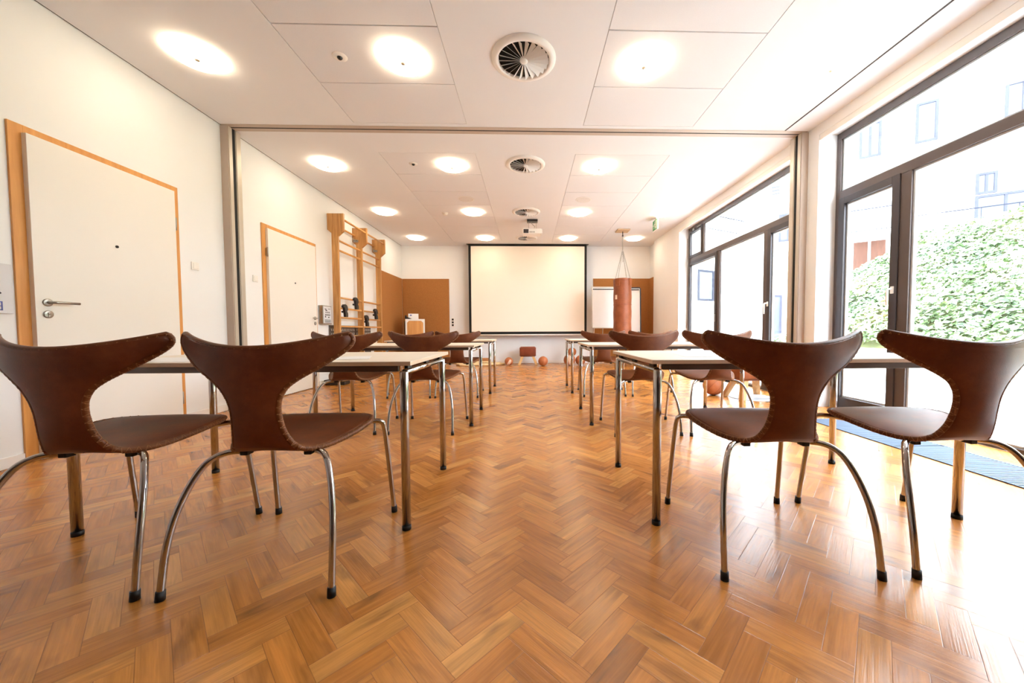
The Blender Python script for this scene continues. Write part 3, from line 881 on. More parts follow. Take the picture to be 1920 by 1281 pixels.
# black box on the floor beyond door 2
t = empty('floor_box', (-3.24, 6.22, 0), label='flat black box on the floor under the steel wall box', cat='box')
MB().box(-0.17, 0.17, -0.10, 0.10, 0.004, 0.09, 0.01).build('body', M['blackgloss'], t)
mb = MB()
for sx in (-0.14, 0.14):
    for sy_ in (-0.07, 0.07): mb.box(sx - 0.012, sx + 0.012, sy_ - 0.012, sy_ + 0.012, 0.0, 0.0045)
mb.build('feet', M['black'], t)

# ------------------------------------------------------------------ rolling cabinet in the far corner
t = empty('rolling_cabinet', (-2.94, 9.52, 0), rz=0.36, label='small wooden cabinet with pale metal edges in the far corner', cat='cabinet')
MB().box(-0.225, 0.225, -0.17, 0.24, 0.08, 1.20, 0.006).build('body', M['tanwood'], t)
mb = MB()
for x0, x1, z0, z1 in ((-0.235, -0.195, 0.08, 1.21), (0.195, 0.235, 0.08, 1.21), (-0.195, 0.195, 1.165, 1.21), (-0.195, 0.195, 0.08, 0.125)):
    mb.box(x0, x1, -0.186, -0.1705, z0, z1, 0.003)
for sx in (-1, 1):
    mb.prism([(sx * 0.195, 1.165), (sx * 0.195, 1.115), (sx * 0.145, 1.165)], -0.186, -0.1705, 'y')
mb.build('edge_trim', M['white'], t)
MB().box(-0.194, 0.194, -0.178, -0.1705, 0.126, 1.164, 0.001).build('front_panel', M['plywood'], t)
mb = MB()
for sx in (-0.18, 0.18):
    for sy_ in (-0.12, 0.19):
        c_ = MB().lathe([(0, -0.012), (0.035, -0.012), (0.039, -0.006), (0.039, 0.006), (0.035, 0.012), (0, 0.012)], 20, M=Matrix.Translation((sx, sy_, 0.039)) @ Matrix.Rotation(PI / 2, 4, 'Y'))
        c_.box(sx - 0.02, sx + 0.02, sy_ - 0.02, sy_ + 0.02, 0.076, 0.0795)
        c_.build('caster', M['black'], t)
MB().box(-0.245, -0.2255, -0.12, 0.22, 0.12, 1.16, 0.003).build('side_panel', M['ink'], t)
t = empty('info_card', (-2.955, 9.47, 1.2105), rz=0.33, label='white printed card standing on the rolling cabinet', cat='card')
MB().prism([(0.0, 0.0), (0.004, 0.0), (0.034, 0.142), (0.030, 0.142)], -0.125, 0.125, 'x').build('card_face', M['paper'], t)
MB().prism([(0.066, 0.0), (0.070, 0.0), (0.036, 0.142), (0.0345, 0.142)], -0.125, 0.125, 'x').build('card_back', M['paper'], t)
mb = MB()
mb.prism([(0.017 - 0.0028, 0.085), (0.0235 - 0.0028, 0.115), (0.0225 - 0.0028, 0.115), (0.016 - 0.0028, 0.085)], -0.085, -0.04, 'x')
mb.build('print', M['blueink'], t)
t = empty('pen_holder', (-3.085, 9.375, 1.2105), label='small black gadget on the edge of the rolling cabinet', cat='gadget')
MB().prism([(-0.045, 0.0), (0.10, 0.0), (0.10, 0.012), (0.02, 0.045), (-0.045, 0.06)], -0.04, 0.04, 'y', 0.006).build('body', M['blackgloss'], t)
MB().lathe([(0, -0.02), (0.020, -0.014), (0.026, 0.0), (0.020, 0.014), (0, 0.02)], 20, c=(-0.03, 0, 0.075)).build('knob', M['black'], t)

# ------------------------------------------------------------------ flip charts
def flipchart(x, y, rz, w, ztop, zbot, label, darkframe):
    t = empty('flip_chart', (x, y, 0), rz=rz, label=label, cat='flip chart')
    lean = 0.07
    def pl(mb, x0, x1, z0, z1, y0, y1, **k):      # a slab in the leaning board plane
        sh = Matrix.Identity(4); sh[1][2] = lean
        mb.box(x0, x1, y0, y1, z0, z1, M=Matrix.Translation((0, -lean * zbot, 0)) @ sh, **k)
        return mb
    pl(MB(), -w / 2, w / 2, zbot, ztop, 0.0, 0.02, bev=0.002).build('board', M['white'], t)
    fm = M['blackgloss'] if darkframe else M['alu']
    mb = MB()
    pl(mb, -w / 2 - 0.012, -w / 2, zbot, ztop, -0.006, 0.024, bev=0.002); pl(mb, w / 2, w / 2 + (0.03 if darkframe else 0.012), zbot, ztop, -0.006, 0.024, bev=0.002)
    pl(mb, -w / 2 - 0.012, w / 2 + 0.012, ztop, ztop + 0.03, -0.006, 0.024, bev=0.002)
    mb.build('board_frame', fm, t)
    pl(MB(), -w / 2 + 0.02, w / 2 - 0.02, ztop - 0.05, ztop - 0.025, -0.016, -0.0005, bev=0.003).build('paper_clamp', M['ink'], t)
    pl(MB(), -w / 2 + 0.02, w / 2 - 0.03, zbot + 0.03, ztop - 0.045, -0.006, -0.0005).build('paper_pad', M['paper'], t)
    pl(MB(), -w / 2, w / 2, zbot - 0.02, zbot, -0.05, 0.02, bev=0.003).build('pen_tray', fm, t)
    for sx in (-1, 1):
        MB().tube([(sx * (w / 2 - 0.06), 0.03 + lean * (ztop - zbot) * 0.4, zbot + 0.3), (sx * (w / 2 + 0.02), -0.14, 0.0)], 0.012, 10).build('leg', M['alu'] if not darkframe else M['blackgloss'], t)
    MB().tube([(0, 0.04 + lean * (ztop - zbot) * 0.8, zbot + 0.7), (0, 0.42, 0.0)], 0.012, 10).build('leg', M['alu'] if not darkframe else M['blackgloss'], t)
    return t
flipchart(1.985, 9.30, 0.05, 0.66, 2.00, 0.975, 'white flip chart between the screen and the punching bag', False)
flipchart(2.62, 9.42, -0.10, 0.60, 2.00, 0.86, 'dark-framed flip chart half hidden behind the punching bag', True)

# ------------------------------------------------------------------ punching bag
BX, BY = 2.215, 8.49
t = empty('punching_bag', (BX, BY, 0), label='brown leather punching bag hanging on chains from the ceiling', cat='punching bag')
prof = [(0.0, 0.70), (0.16, 0.70), (0.195, 0.715), (0.208, 0.75)]
for k in range(12):
    z = 0.80 + k * 0.105
    prof.append((0.208 + 0.004 * math.sin(k * 1.7), z))
prof += [(0.208, 2.06), (0.203, 2.095), (0.196, 2.105), (0.180, 2.10), (0.0, 2.095)]
MB().lathe(prof, 40).build('bag_body', M['bag'], t)
mb = MB()
for z in (2.06, 1.50, 0.80):
    mb.lathe([(0.2085, z - 0.006), (0.2125, z - 0.004), (0.2125, z + 0.004), (0.2085, z + 0.006)], 40)
mb.build('seam_band', M['leather3'], t)
for a in (PI * 1.25, PI * 1.75, PI * 0.25, PI * 0.75):
    ca_, sa_ = math.cos(a), math.sin(a)
    mb = MB()
    Mx = Matrix.Rotation(a, 4, 'Z')
    mb.prism([(-0.045, 1.93), (0.045, 1.93), (0.060, 2.10), (-0.060, 2.10)], 0.206, 0.2155, 'y', 0.002, M=Matrix.Rotation(a - PI / 2, 4, 'Z'))
    mb.build('strap', M['leather2'], t)
MB().box(-0.028, 0.028, -0.217, -0.2095, 1.62, 1.72, 0.002, M=Matrix.Rotation(-0.98, 4, 'Z')).build('maker_patch', M['ballpale'], t)
MB().box(-0.028, 0.028, -0.217, -0.2095, 1.64, 1.72, 0.002, M=Matrix.Rotation(1.25, 4, 'Z')).build('maker_patch', M['ballpale'], t)
def chain(mb, p, q, link_=0.034, r=0.0036):
    p, q = Vector(p), Vector(q)
    d = q - p; n = max(2, int(d.length / (link_ * 0.78)))
    u = d.normalized()
    a = Vector((1, 0, 0)) if abs(u.x) < 0.7 else Vector((0, 1, 0))
    s = u.cross(a).normalized(); w = u.cross(s)
    for k in range(n):
        c = p + d * ((k + 0.5) / n)
        e = s if k % 2 else w
        h, b = link_ / 2, 0.009
        pts = [c + u * (h - b) + e * b, c + u * h, c + u * (h - b) - e * b, c - u * (h - b) - e * b, c - u * h, c - u * (h - b) + e * b]
        mb.tube(pts, r, 6, closed=True)
for a in (PI * 1.25, PI * 1.75, PI * 0.25, PI * 0.75):
    mb = MB(); chain(mb, (0.196 * math.cos(a), 0.196 * math.sin(a), 2.10), (0.012 * math.cos(a), 0.012 * math.sin(a), 2.74)); mb.build('chain', M['steel'], t)
mb = MB(); chain(mb, (0, 0, 2.74), (0, 0, 3.10)); chain(mb, (0.012, 0, 2.50), (0.008, 0, 2.74)); mb.build('chain', M['steel'], t)
mb = MB().tube([(0, 0, 3.11), (0, 0, 3.20)], 0.010, 12).lathe([(0.0, 3.085), (0.016, 3.09), (0.020, 3.105), (0.016, 3.12), (0, 3.125)], 16)
mb.build('swivel', M['ink'], t)
MB().box(-0.145, 0.145, -0.135, 0.135, 3.205, ZC - 0.0006, 0.003).build('ceiling_plate', M['plate'], t)

# ------------------------------------------------------------------ leather bucks
def buck(loc, rz, sx, sy_, zb, zt, label, lm, legspread):
    t = empty('leather_stool', loc, rz=rz, label=label, cat='stool')
    mb = MB().box(-sx, sx, -sy_, sy_, zb, zt, 0.045, seg=5)
    for f in mb.bm.faces: f.smooth = True
    b = mb.build('padded_body', lm, t)
    mb = MB()
    for z in (zb + 0.03, zt - 0.03):
        mb.tube([(-sx + 0.02, -sy_ - 0.001, z), (sx - 0.02, -sy_ - 0.001, z)], 0.004, 8)
        mb.tube([(-sx + 0.02, sy_ + 0.001, z), (sx - 0.02, sy_ + 0.001, z)], 0.004, 8)
        for s in (-1, 1): mb.tube([(s * (sx + 0.001), -sy_ + 0.02, z), (s * (sx + 0.001), sy_ - 0.02, z)], 0.004, 8)
    mb.build('piping', M['seam'], b)
    for ax in (-1, 1):
        for ay in (-1, 1):
            top = Vector((ax * (sx - 0.085), ay * (sy_ - 0.07), zb + 0.03)); bot = Vector((ax * (sx + legspread), ay * (sy_ + legspread * 0.5), 0.0))
            w = 0.032
            m_ = MB()
            b = bmesh.new()
            vs = []
            for p, k in ((bot, 1.0), (top, 1.15)):
                vs.append([b.verts.new((p.x + dx * w * k, p.y + dy * w * k, p.z)) for dx, dy in ((-1, -1), (1, -1), (1, 1), (-1, 1))])
            b.faces.new(list(reversed(vs[0]))); b.faces.new(vs[1])
            for k in range(4): b.faces.new([vs[0][k], vs[0][(k + 1) % 4], vs[1][(k + 1) % 4], vs[1][k]])
            bmesh.ops.recalc_face_normals(b, faces=b.faces)
            bmesh.ops.bevel(b, geom=b.edges[:], offset=0.004, segments=2, affect='EDGES')
            m_._merge(b)
            m_.build('leg', M['legwood'], t)
    return t
buck((-0.01, 9.66, 0), 0.0, 0.215, 0.13, 0.215, 0.475, 'brown leather vaulting stool on splayed legs below the screen', M['leather3'], 0.015)
buck((2.96, 4.74, 0), 0.18, 0.24, 0.15, 0.235, 0.53, 'brown leather vaulting stool on splayed legs in front of the far window', M['leather2'], 0.02)
# round mat under the near stool
t = empty('floor_mat', (3.16, 4.74, 0), label='thin round pale mat on the parquet under the window stool', cat='mat')
# kept clear of the wall: radius stays inside the reveal
MB().lathe([(0, 0.0005), (0.27, 0.0005), (0.285, 0.003), (0.27, 0.006), (0, 0.006)], 48).build('mat_disc', M['matgrey'], t)
bpy.data.objects['floor_mat'].location = (2.98, 4.72, 0)

# ------------------------------------------------------------------ leather balls
def ball(x, y, z, r, label, tilt, pale=True):
    t = empty('medicine_ball', (x, y, z), label=label, cat='ball', group='leather medicine balls')
    prof = [(r * math.sin(PI * k / 24), -r * math.cos(PI * k / 24)) for k in range(25)]
    prof[0] = (0, -r); prof[-1] = (0, r)
    R = Matrix.Rotation(tilt[0], 4, 'X') @ Matrix.Rotation(tilt[1], 4, 'Y')
    MB().lathe(prof, 40, M=R).build('ball_body', M['ball'], t)
    mb = MB()
    for k in range(4):
        a = PI * k / 4
        pts = [Matrix.Rotation(a, 4, 'Z') @ Vector((1.001 * r * math.cos(q), 0, 1.001 * r * math.sin(q))) for q in [2 * PI * i / 40 for i in range(40)]]
        mb.tube(pts, r * 0.014, 6, closed=True, M=R)
    mb.build('seams', M['seam'], t)
    if pale:
        mb = MB()
        rr = r * 1.004
        b = bmesh.new()
        g_ = []
        for i in range(11):
            th = PI * (0.16 + 0.68 * i / 10)
            row = []
            for j in range(6):
                ph = -PI / 2 - 0.34 + 0.68 * j / 5
                row.append(b.verts.new((rr * math.sin(th) * math.cos(ph), rr * math.sin(th) * math.sin(ph), rr * math.cos(th))))
            g_.append(row)
        for i in range(10):
            for j in range(5):
                f = b.faces.new([g_[i][j], g_[i + 1][j], g_[i + 1][j + 1], g_[i][j + 1]]); f.smooth = True
        mb._merge(b, 0, R)
        mb.build('pale_panel', M['ballpale'], t)
    return t
ball(-0.50, 9.40, 0.108, 0.108, 'small tan leather ball between the rope and the stool', (0.5, 0.5))
ball(0.38, 9.25, 0.123, 0.123, 'plain tan leather ball just beside the stool below the screen', (0.2, 0.2), False)
ball(1.065, 9.30, 0.150, 0.150, 'largest leather ball with pale panel, at the foot of the ball pile', (0.1, -0.2))
ball(1.36, 9.40, 0.130, 0.130, 'leather ball with pale panel leaning behind the ball pile', (0.1, 0.35))
ball(1.15, 9.47, 0.345, 0.112, 'tan leather ball resting on top of the ball pile', (0.3, 0.1), False)
ball(2.56, 4.93, 0.135, 0.135, 'dark orange leather ball on the floor next to the window stool', (0.4, 0.6), False)

# ------------------------------------------------------------------ thick rope lying by the far wall
t = empty('battle_rope', (-1.25, 9.60, 0), label='thick cream rope lying in loops on the floor by the far wall', cat='rope')
def ropepts(seq, r):
    return catmull([(x, y, r + z) for x, y, z in seq], 8)
mb = MB()
r = 0.028
seq = [(0.62, 0.02, 0), (0.45, -0.10, 0), (0.20, -0.16, 0), (-0.10, -0.18, 0), (-0.45, -0.15, 0), (-0.62, -0.02, 0), (-0.50, 0.14, 0), (-0.15, 0.18, 0), (0.15, 0.12, 0),
       (0.28, 0.0, 0.0), (0.15, -0.06, 0), (-0.15, -0.08, 0.0), (-0.40, -0.02, 0.0), (-0.38, 0.07, 0), (-0.10, 0.08, 0), (0.05, 0.02, 0.03), (-0.02, -0.13, 0.06), (-0.20, -0.24, 0.0), (-0.52, -0.24, 0.0)]
P_ = ropepts(seq, r)
mb.tube(P_, r, 12)
mb.build('rope_loop', M['rope'], t)
mb = MB()
seq = [(-0.35, 0.12, 0.056), (-0.20, -0.02, 0.058), (0.02, -0.10, 0.057), (0.20, -0.14, 0.055), (0.40, -0.02, 0.0), (0.52, 0.14, 0.0), (0.30, 0.22, 0.0), (0.0, 0.24, 0.0)]
mb.tube(ropepts(seq, r), r, 12)
mb.build('rope_loop', M['rope'], t)
t = empty('wooden_block', (-1.28, 9.96, 0), label='tan wooden block lying behind the rope at the far wall', cat='block')
MB().box(-0.20, 0.20, -0.06, 0.06, 0.0, 0.16, 0.008).build('block_body', M['tanwood'], t)

# ------------------------------------------------------------------ floor grille along the window
t = empty('floor_grille', (0, 0, 0), label='blue-grey metal convector grille set in the floor along the near window', cat='floor grille')
GX0, GX1 = 2.785, 3.19
GY0, GY1 = 0.30, 3.55
MB().box(GX0, GX1, GY0, GY1, 0.0004, 0.0012).build('trench', M['grillepit'], t)
mb = MB()
n = int((GY1 - GY0) / 0.021)
for k in range(n):
    y = GY0 + 0.012 + k * 0.021
    if abs(y - 2.67) < 0.012: continue
    mb.box(GX0 + 0.010, GX1 - 0.010, y - 0.0062, y + 0.0062, 0.0014, 0.006)
mb.build('grille_bars', M['grille'], t)
mb = MB().box(GX0, GX0 + 0.009, GY0, GY1, 0.0014, 0.007, 0.001).box(GX1 - 0.009, GX1, GY0, GY1, 0.0014, 0.007, 0.001)
mb.build('grille_frame', M['grille'], t)

# ------------------------------------------------------------------ chairs
def chair_shell():
    rows = [  # centre y,z | edge x,y,z
        (.240, .494, .115, .234, .494), (.228, .503, .172, .217, .503), (.20, .504, .213, .188, .506), (.16, .500, .241, .150, .508), (.11, .492, .256, .100, .505),
        (.05, .484, .250, .045, .495), (.0, .478, .232, .0, .483), (-.05, .473, .208, -.045, .471), (-.10, .470, .182, -.090, .463), (-.14, .471, .154, -.125, .461),
        (-.175, .479, .128, -.155, .467), (-.20, .496, .107, -.178, .485), (-.214, .520, .093, -.195, .515), (-.222, .550, .084, -.207, .548), (-.228, .590, .0785, -.216, .590),
        (-.233, .630, .078, -.222, .630), (-.238, .665, .086, -.226, .668), (-.242, .70, .107, -.226, .705), (-.245, .73, .136, -.220, .731), (-.248, .752, .170, -.210, .754),
        (-.250, .77, .208, -.197, .777), (-.252, .786, .243, -.180, .802), (-.253, .80, .276, -.162, .828), (-.254, .812, .295, -.150, .848), (-.255, .822, .303, -.145, .864),
        (-.255, .832, .302, -.145, .879), (-.256, .843, .292, -.150, .892)]
    C = catmull([(0, r[0], r[1]) for r in rows], 3)
    E_ = catmull([(r[2], r[3], r[4]) for r in rows], 3)
    split = 11 * 3
    nu = 20
    nr = len(C)
    grid = []
    for i in range(nr):
        back = min(1.0, max(0.0, (i - 12 * 3) / (6 * 3)))
        p = 1.7 + 0.2 * back
        row = []
        for j in range(nu + 1):
            u = -1 + 2 * j / nu
            u = math.copysign(abs(u) ** 0.92, u)
            a = abs(u) ** p
            row.append(Vector((u * E_[i].x, C[i].y + (E_[i].y - C[i].y) * a, C[i].z + (E_[i].z - C[i].z) * a)))
        grid.append(row)
    nor = []
    for i in range(nr):
        row = []
        for j in range(nu + 1):
            dv = grid[min(i + 1, nr - 1)][j] - grid[max(i - 1, 0)][j]
            du = grid[i][min(j + 1, nu)] - grid[i][max(j - 1, 0)]
            n_ = du.cross(dv)
            row.append(n_.normalized() if n_.length > 1e-9 else Vector((0, 0, 1)))
        nor.append(row)
    # orientation: seat normal should point up
    if nor[6 * 3][nu // 2].z < 0:
        nor = [[-v for v in r] for r in nor]
    h = 0.011
    def make(i0, i1, mb):
        b = bmesh.new()
        up, lo = [], []
        for i in range(i0, i1 + 1):
            up.append([]); lo.append([])
            for j in range(nu + 1):
                e = abs(-1 + 2 * j / nu)
                t_ = h * (1 - 0.25 * e ** 6)
                up[-1].append(b.verts.new(grid[i][j] + nor[i][j] * t_))
                lo[-1].append(b.verts.new(grid[i][j] - nor[i][j] * t_))
        m = i1 - i0
        fs = []
        for i in range(m):
            for j in range(nu):
                fs.append(b.faces.new([up[i][j], up[i][j + 1], up[i + 1][j + 1], up[i + 1][j]]))
                fs.append(b.faces.new([lo[i][j], lo[i + 1][j], lo[i + 1][j + 1], lo[i][j + 1]]))
            fs.append(b.faces.new([up[i][0], up[i + 1][0], lo[i + 1][0], lo[i][0]]))
            fs.append(b.faces.new([up[i][nu], lo[i][nu], lo[i + 1][nu], up[i + 1][nu]]))
        if i0 == 0:
            for j in range(nu): fs.append(b.faces.new([up[0][j], lo[0][j], lo[0][j + 1], up[0][j + 1]]))
        if i1 == nr - 1:
            for j in range(nu): fs.append(b.faces.new([up[m][j], up[m][j + 1], lo[m][j + 1], lo[m][j]]))
        bmesh.ops.recalc_face_normals(b, faces=b.faces)
        for f in fs: f.smooth = True
        mb._merge(b)
        return mb
    seat, back = make(0, split, MB()), make(split, nr - 1, MB())
    # perimeter for the seam
    def per(i0, i1, close_end):
        left = [(grid[i][0], nor[i][0]) for i in range(i0, i1 + 1)]
        right = [(grid[i][nu], nor[i][nu]) for i in range(i0, i1 + 1)]
        if close_end == 0:
            mid = [(grid[i0][j], nor[i0][j]) for j in range(1, nu)]
            return list(reversed(left)) + mid + right
        mid = [(grid[i1][j], nor[i1][j]) for j in range(1, nu)]
        return left + mid + list(reversed(right))
    return seat, back, per(0, split, 0), per(split, nr - 1, 1)

def seam_mesh(per):
    mb = MB()
    pts = [p for p, n in per]
    mb.tube(pts, 0.0105, 10, mi=0)
    # cross stitches over the welt
    acc, last = 0.0, pts[0]
    k = 0
    for (p, n), (q, m) in zip(per, per[1:]):
        d = (q - p); ln = d.length
        if ln < 1e-6: continue
        t_ = d / ln
        s = 0.0
        while acc + (ln - s) >= 0.0125:
            s += 0.0125 - acc; acc = 0.0
            c = p + t_ * s
            o = n.cross(t_).normalized()
            k += 1
            zig = 0.006 if k % 2 else -0.006
            arc = []
            for a in (-0.5, -0.25, 0.0, 0.25, 0.5):
                # arch across the outside of the welt
                ang = a * PI * 1.1
                arc.append((c + t_ * zig * a * 2, ang))
            # outward direction: away from the local shell centre line
            out = o
            cen = Vector((0, p.y, p.z))
            if (c - cen).dot(out) < 0: out = -out
            pl = [x + out * (math.cos(g_) * 0.0108) + n * (math.sin(g_) * 0.0108) for x, g_ in arc]
            mb.tube(pl, 0.0011, 4, mi=1, caps=False)
        acc += ln - s
    return mb

def make_chair():
    t = empty('dining_chair')
    seat, back, p1, p2 = chair_shell()
    so = seat.build('seat', M['leather'], t)
    bo = back.build('backrest', M['leather'], t)
    seam_mesh(p1).build('stitched_seam', [M['seam'], M['thread']], so)
    seam_mesh(p2).build('stitched_seam', [M['seam'], M['thread']], bo)
    for s in (-1, 1):
        fp = catmull([(s * .10, .15, .462), (s * .16, .175, .470), (s * .225, .203, .4785), (s * .252, .216, .474), (s * .264, .228, .450), (s * .270, .245, .35), (s * .278, .270, .16), (s * .283, .290, 0.012)], 5)
        l = MB().tube(fp, 0.0112, 14).build('leg', M['chrome'], t)
        MB().tube([(s * .2825, .289, 0.032), (s * .2835, .2905, 0.0)], [0.0135, 0.0140], 14).build('rubber_foot', M['black'], l)
        rp_ = catmull([(s * .09, -.085, .448), (s * .14, -.115, .449), (s * .176, -.135, .447), (s * .200, -.155, .438), (s * .223, -.18, .412), (s * .249, -.212, .346), (s * .269, -.245, .255), (s * .279, -.27, .15), (s * .283, -.29, 0.012)], 5)
        l = MB().tube(rp_, 0.0112, 14).build('leg', M['chrome'], t)
        MB().tube([(s * .2825, -.288, 0.032), (s * .2832, -.2905, 0.0)], [0.0135, 0.0140], 14).build('rubber_foot', M['black'], l)
    mb = MB().tube(catmull([(-.09, -.085, .448), (-.05, .0, .4525), (-.10, .15, .462)], 6), 0.0112, 12).tube(catmull([(.09, -.085, .448), (.05, .0, .4525), (.10, .15, .462)], 6), 0.0112, 12)
    mb.box(-0.055, 0.055, -0.03, 0.04, 0.448, 0.456, 0.002)
    mb.build('under_frame', M['chrome'], t)
    mb = MB()
    for s in (-1, 1):
        mb.box(s * .118 - .014, s * .118 + .014, -.13, -.095, .434, .461, 0.003)
        mb.box(s * .09 - .012, s * .09 + .012, .11, .14, .445, .472, 0.003)
    mb.build('mounting_clips', M['black'], t)
    return t
chair0 = make_chair()
CH = [ # x, y centre, rotation, label
    (-1.615, 1.510, 0.02, 'brown leather winged chair at the front table nearest the first door'),
    (-0.955, 1.510, 0.0, 'brown leather winged chair at the aisle end of the front door-side table'),
    (0.995, 1.535, -0.03, 'brown leather winged chair at the aisle end of the front window-side table'),
    (1.685, 1.530, 0.0, 'brown leather winged chair at the front table nearest the floor grille'),
    (-1.63, 3.455, 0.02, 'brown leather winged chair at the second door-side table, nearer the wall bars'),
    (-0.925, 3.430, -0.05, 'brown leather winged chair at the aisle end of the second door-side table'),
    (1.015, 3.310, 0.02, 'brown leather winged chair at the aisle end of the second window-side table'),
    (1.665, 3.300, 0.0, 'brown leather winged chair at the second window-side table, nearer the leather stool'),
    (-1.60, 5.160, 0.0, 'brown leather winged chair at the third door-side table, nearer the wall bars'),
    (-0.965, 5.160, 0.0, 'brown leather winged chair at the aisle end of the third door-side table'),
    (1.04, 5.165, 0.0, 'brown leather winged chair at the aisle end of the third window-side table'),
    (1.70, 5.150, 0.0, 'brown leather winged chair at the third window-side table, below the punching bag'),
]
for i, (x, y, rz, lb) in enumerate(CH):
    o = chair0 if i == 0 else copy_tree(chair0)
    o.location = (x, y, 0); o.rotation_euler = (0, 0, rz)
    tag(o, lb, 'chair', 'brown leather chairs')

# ------------------------------------------------------------------ tables
TL, TD = 1.515, 0.762
def make_table():
    """origin: floor below the aisle-side front leg; the table runs along +x"""
    t = empty('folding_table')
    x0, x1, y0, y1 = -0.032, -0.032 + TL, -0.022, -0.022 + TD
    top = MB().box(x0, x1, y0, y1, 0.7645, 0.766, 0).build('tabletop', M['tabletop'], t)
    MB().box(x0, x1, y0, y1, 0.7475, 0.7643, 0.0015).build('edge_band', M['tableedge'], top)
    LXs, LYs = (0.0, 1.447), (0.0, 0.714)
    for lx in LXs:
        for ly in LYs:
            l = MB().tube([(lx, ly, 0.012), (lx, ly, 0.716), (lx, ly, 0.722)], [0.019, 0.019, 0.015], 20).build('leg', M['chrome'], t)
            MB().tube([(lx, ly, 0.0), (lx, ly, 0.020)], 0.0198, 20).build('rubber_foot', M['black'], l)
    for ly in LYs:
        MB().box(LXs[0] + 0.021, LXs[1] - 0.021, ly - 0.012, ly + 0.012, 0.720, 0.7473, 0.002).build('beam', M['apron'], t)
    for lx in LXs:
        MB().tube([(lx, 0.010, 0.716), (lx, LYs[1] - 0.010, 0.716)], 0.0145, 14).build('side_rail', M['chrome'], t)
        for ly in (0.06, 0.357, 0.654):
            MB().box(lx - 0.008, lx + 0.008, ly - 0.03, ly + 0.03, 0.7285, 0.7473, 0.001).build('spacer', M['black'], t)
    return t
table0 = make_table()
TB = [(-0.5565, 1.636, True, 'front cream table on the door side with chrome legs'),
      (0.591, 1.638, False, 'front cream table on the window side with chrome legs'),
      (-0.541, 3.425, True, 'second cream table on the door side, behind the front one'),
      (0.600, 3.405, False, 'second cream table on the window side, behind the front one'),
      (-0.548, 5.185, True, 'third cream table on the door side, nearest the far wall'),
      (0.630, 5.172, False, 'third cream table on the window side, nearest the punching bag')]
for i, (x, y, left, lb) in enumerate(TB):
    o = table0 if i == 0 else copy_tree(table0)
    if left:
        o.location = (x - 1.447, y, 0)
    else:
        o.location = (x, y, 0)
    tag(o, lb, 'table', 'cream tables in three rows')

# papers and pens
def sheet(x, y, rz, w, d, name, label, m, th=0.0012, cat='paper', grp=None):
    o = MB().box(-w / 2, w / 2, -d / 2, d / 2, 0, th).build(name, m)
    o.location = (x, y, 0.7663); o.rotation_euler = (0, 0, rz)
    return tag(o, label, cat, grp)
sheet(-1.72, 1.80, 0.02, 0.42, 0.30, 'paper_sheet', 'white paper on the front table before the chair nearest the first door', M['paper'])
sheet(-0.95, 1.83, 0.35, 0.30, 0.21, 'paper_sheet', 'white paper on the aisle half of the front door-side table', M['paper'])
sheet(1.02, 1.90, -0.20, 0.42, 0.30, 'paper_sheet', 'white paper on the aisle half of the front window-side table', M['paper'])
sheet(1.72, 1.78, 0.0, 0.40, 0.27, 'paper_sheet', 'white paper on the front table end near the window', M['paper'])
sheet(-1.75, 3.66, 0.0, 0.40, 0.30, 'paper_sheet', 'white paper on the second door-side table', M['paper'])
sheet(1.62, 3.62, 0.1, 0.40, 0.30, 'paper_sheet', 'white paper on the second window-side table', M['paper'])
def pen(x, y, rz, label, m, z=0.7676):
    t = empty('pen', (x, y, z), rz=rz, label=label, cat='pen')
    MB().tube([(-0.06, 0, 0.005), (0.055, 0, 0.005), (0.068, 0, 0.005)], [0.0048, 0.0048, 0.0015], 10).build('barrel', m, t)
    MB().box(-0.055, -0.02, -0.001, 0.001, 0.0098, 0.012).build('clip', M['steel'], t)
pen(-1.56, 1.86, 0.05, 'brown pen lying on the paper nearest the first door', M['folder'])
pen(1.12, 1.86, -0.1, 'brown pen lying on the paper of the front window-side table', M['folder'])
for x, y, lb, hh in ((-1.55, 5.60, 'stack of paper on the third door-side table', 0.03),):
    t = sheet(x, y, 0.05, 0.32, 0.24, 'paper_stack', lb, M['paper'], hh, 'paper')

# ------------------------------------------------------------------ outside: terrace, wall, ivy slope, buildings
struct('terrace_ground', MB().box(3.62, 30, -6, 40, -0.12, -0.02), M['paving'], 'pale sunlit terrace paving outside the windows', 'terrace')
mb = MB()
mb.box(6.40, 6.62, -5.0, 8.05, -0.02, 0.50)
mb.box(6.36, 6.66, -5.0, 8.08, 0.50, 0.54, 0.004)
struct('garden_wall', mb, M['cream'], 'low cream garden wall holding the ivy slope', 'garden wall')
def g_of(y):
    t_ = min(1, max(0, (y - 9.8) / 2.4)); return 1.0 - 0.36 * t_
def hill_z(a, y):
    return 0.47 + (a ** 0.85) * 3.05 * g_of(y) + 0.05 * math.sin(y * 2.1 + a * 5) + 0.04 * math.sin(y * 5.3 - a * 9)
def hill_pt(a, b):
    yend = 8.0 + a * 5.9
    y = -5.0 + b * (yend + 5.0)
    return Vector((6.64 + a * 4.6, y, hill_z(a, y)))
bm = bmesh.new()
NA, NB = 26, 80
gv = [[bm.verts.new(hill_pt(i / NA, j / NB)) for j in range(NB + 1)] for i in range(NA + 1)]
for i in range(NA):
    for j in range(NB):
        bm.faces.new([gv[i][j], gv[i + 1][j], gv[i + 1][j + 1], gv[i][j + 1]]).smooth = True
bt = [[bm.verts.new((v.co.x, v.co.y, -0.02)) for v in (gv[i][0], gv[i][NB])] for i in range(NA + 1)]
for i in range(NA):
    bm.faces.new([gv[i][NB], gv[i + 1][NB], bt[i + 1][1], bt[i][1]]); bm.faces.new([gv[i][0], bt[i][0], bt[i + 1][0], gv[i + 1][0]])
bmesh.ops.recalc_face_normals(bm, faces=bm.faces)
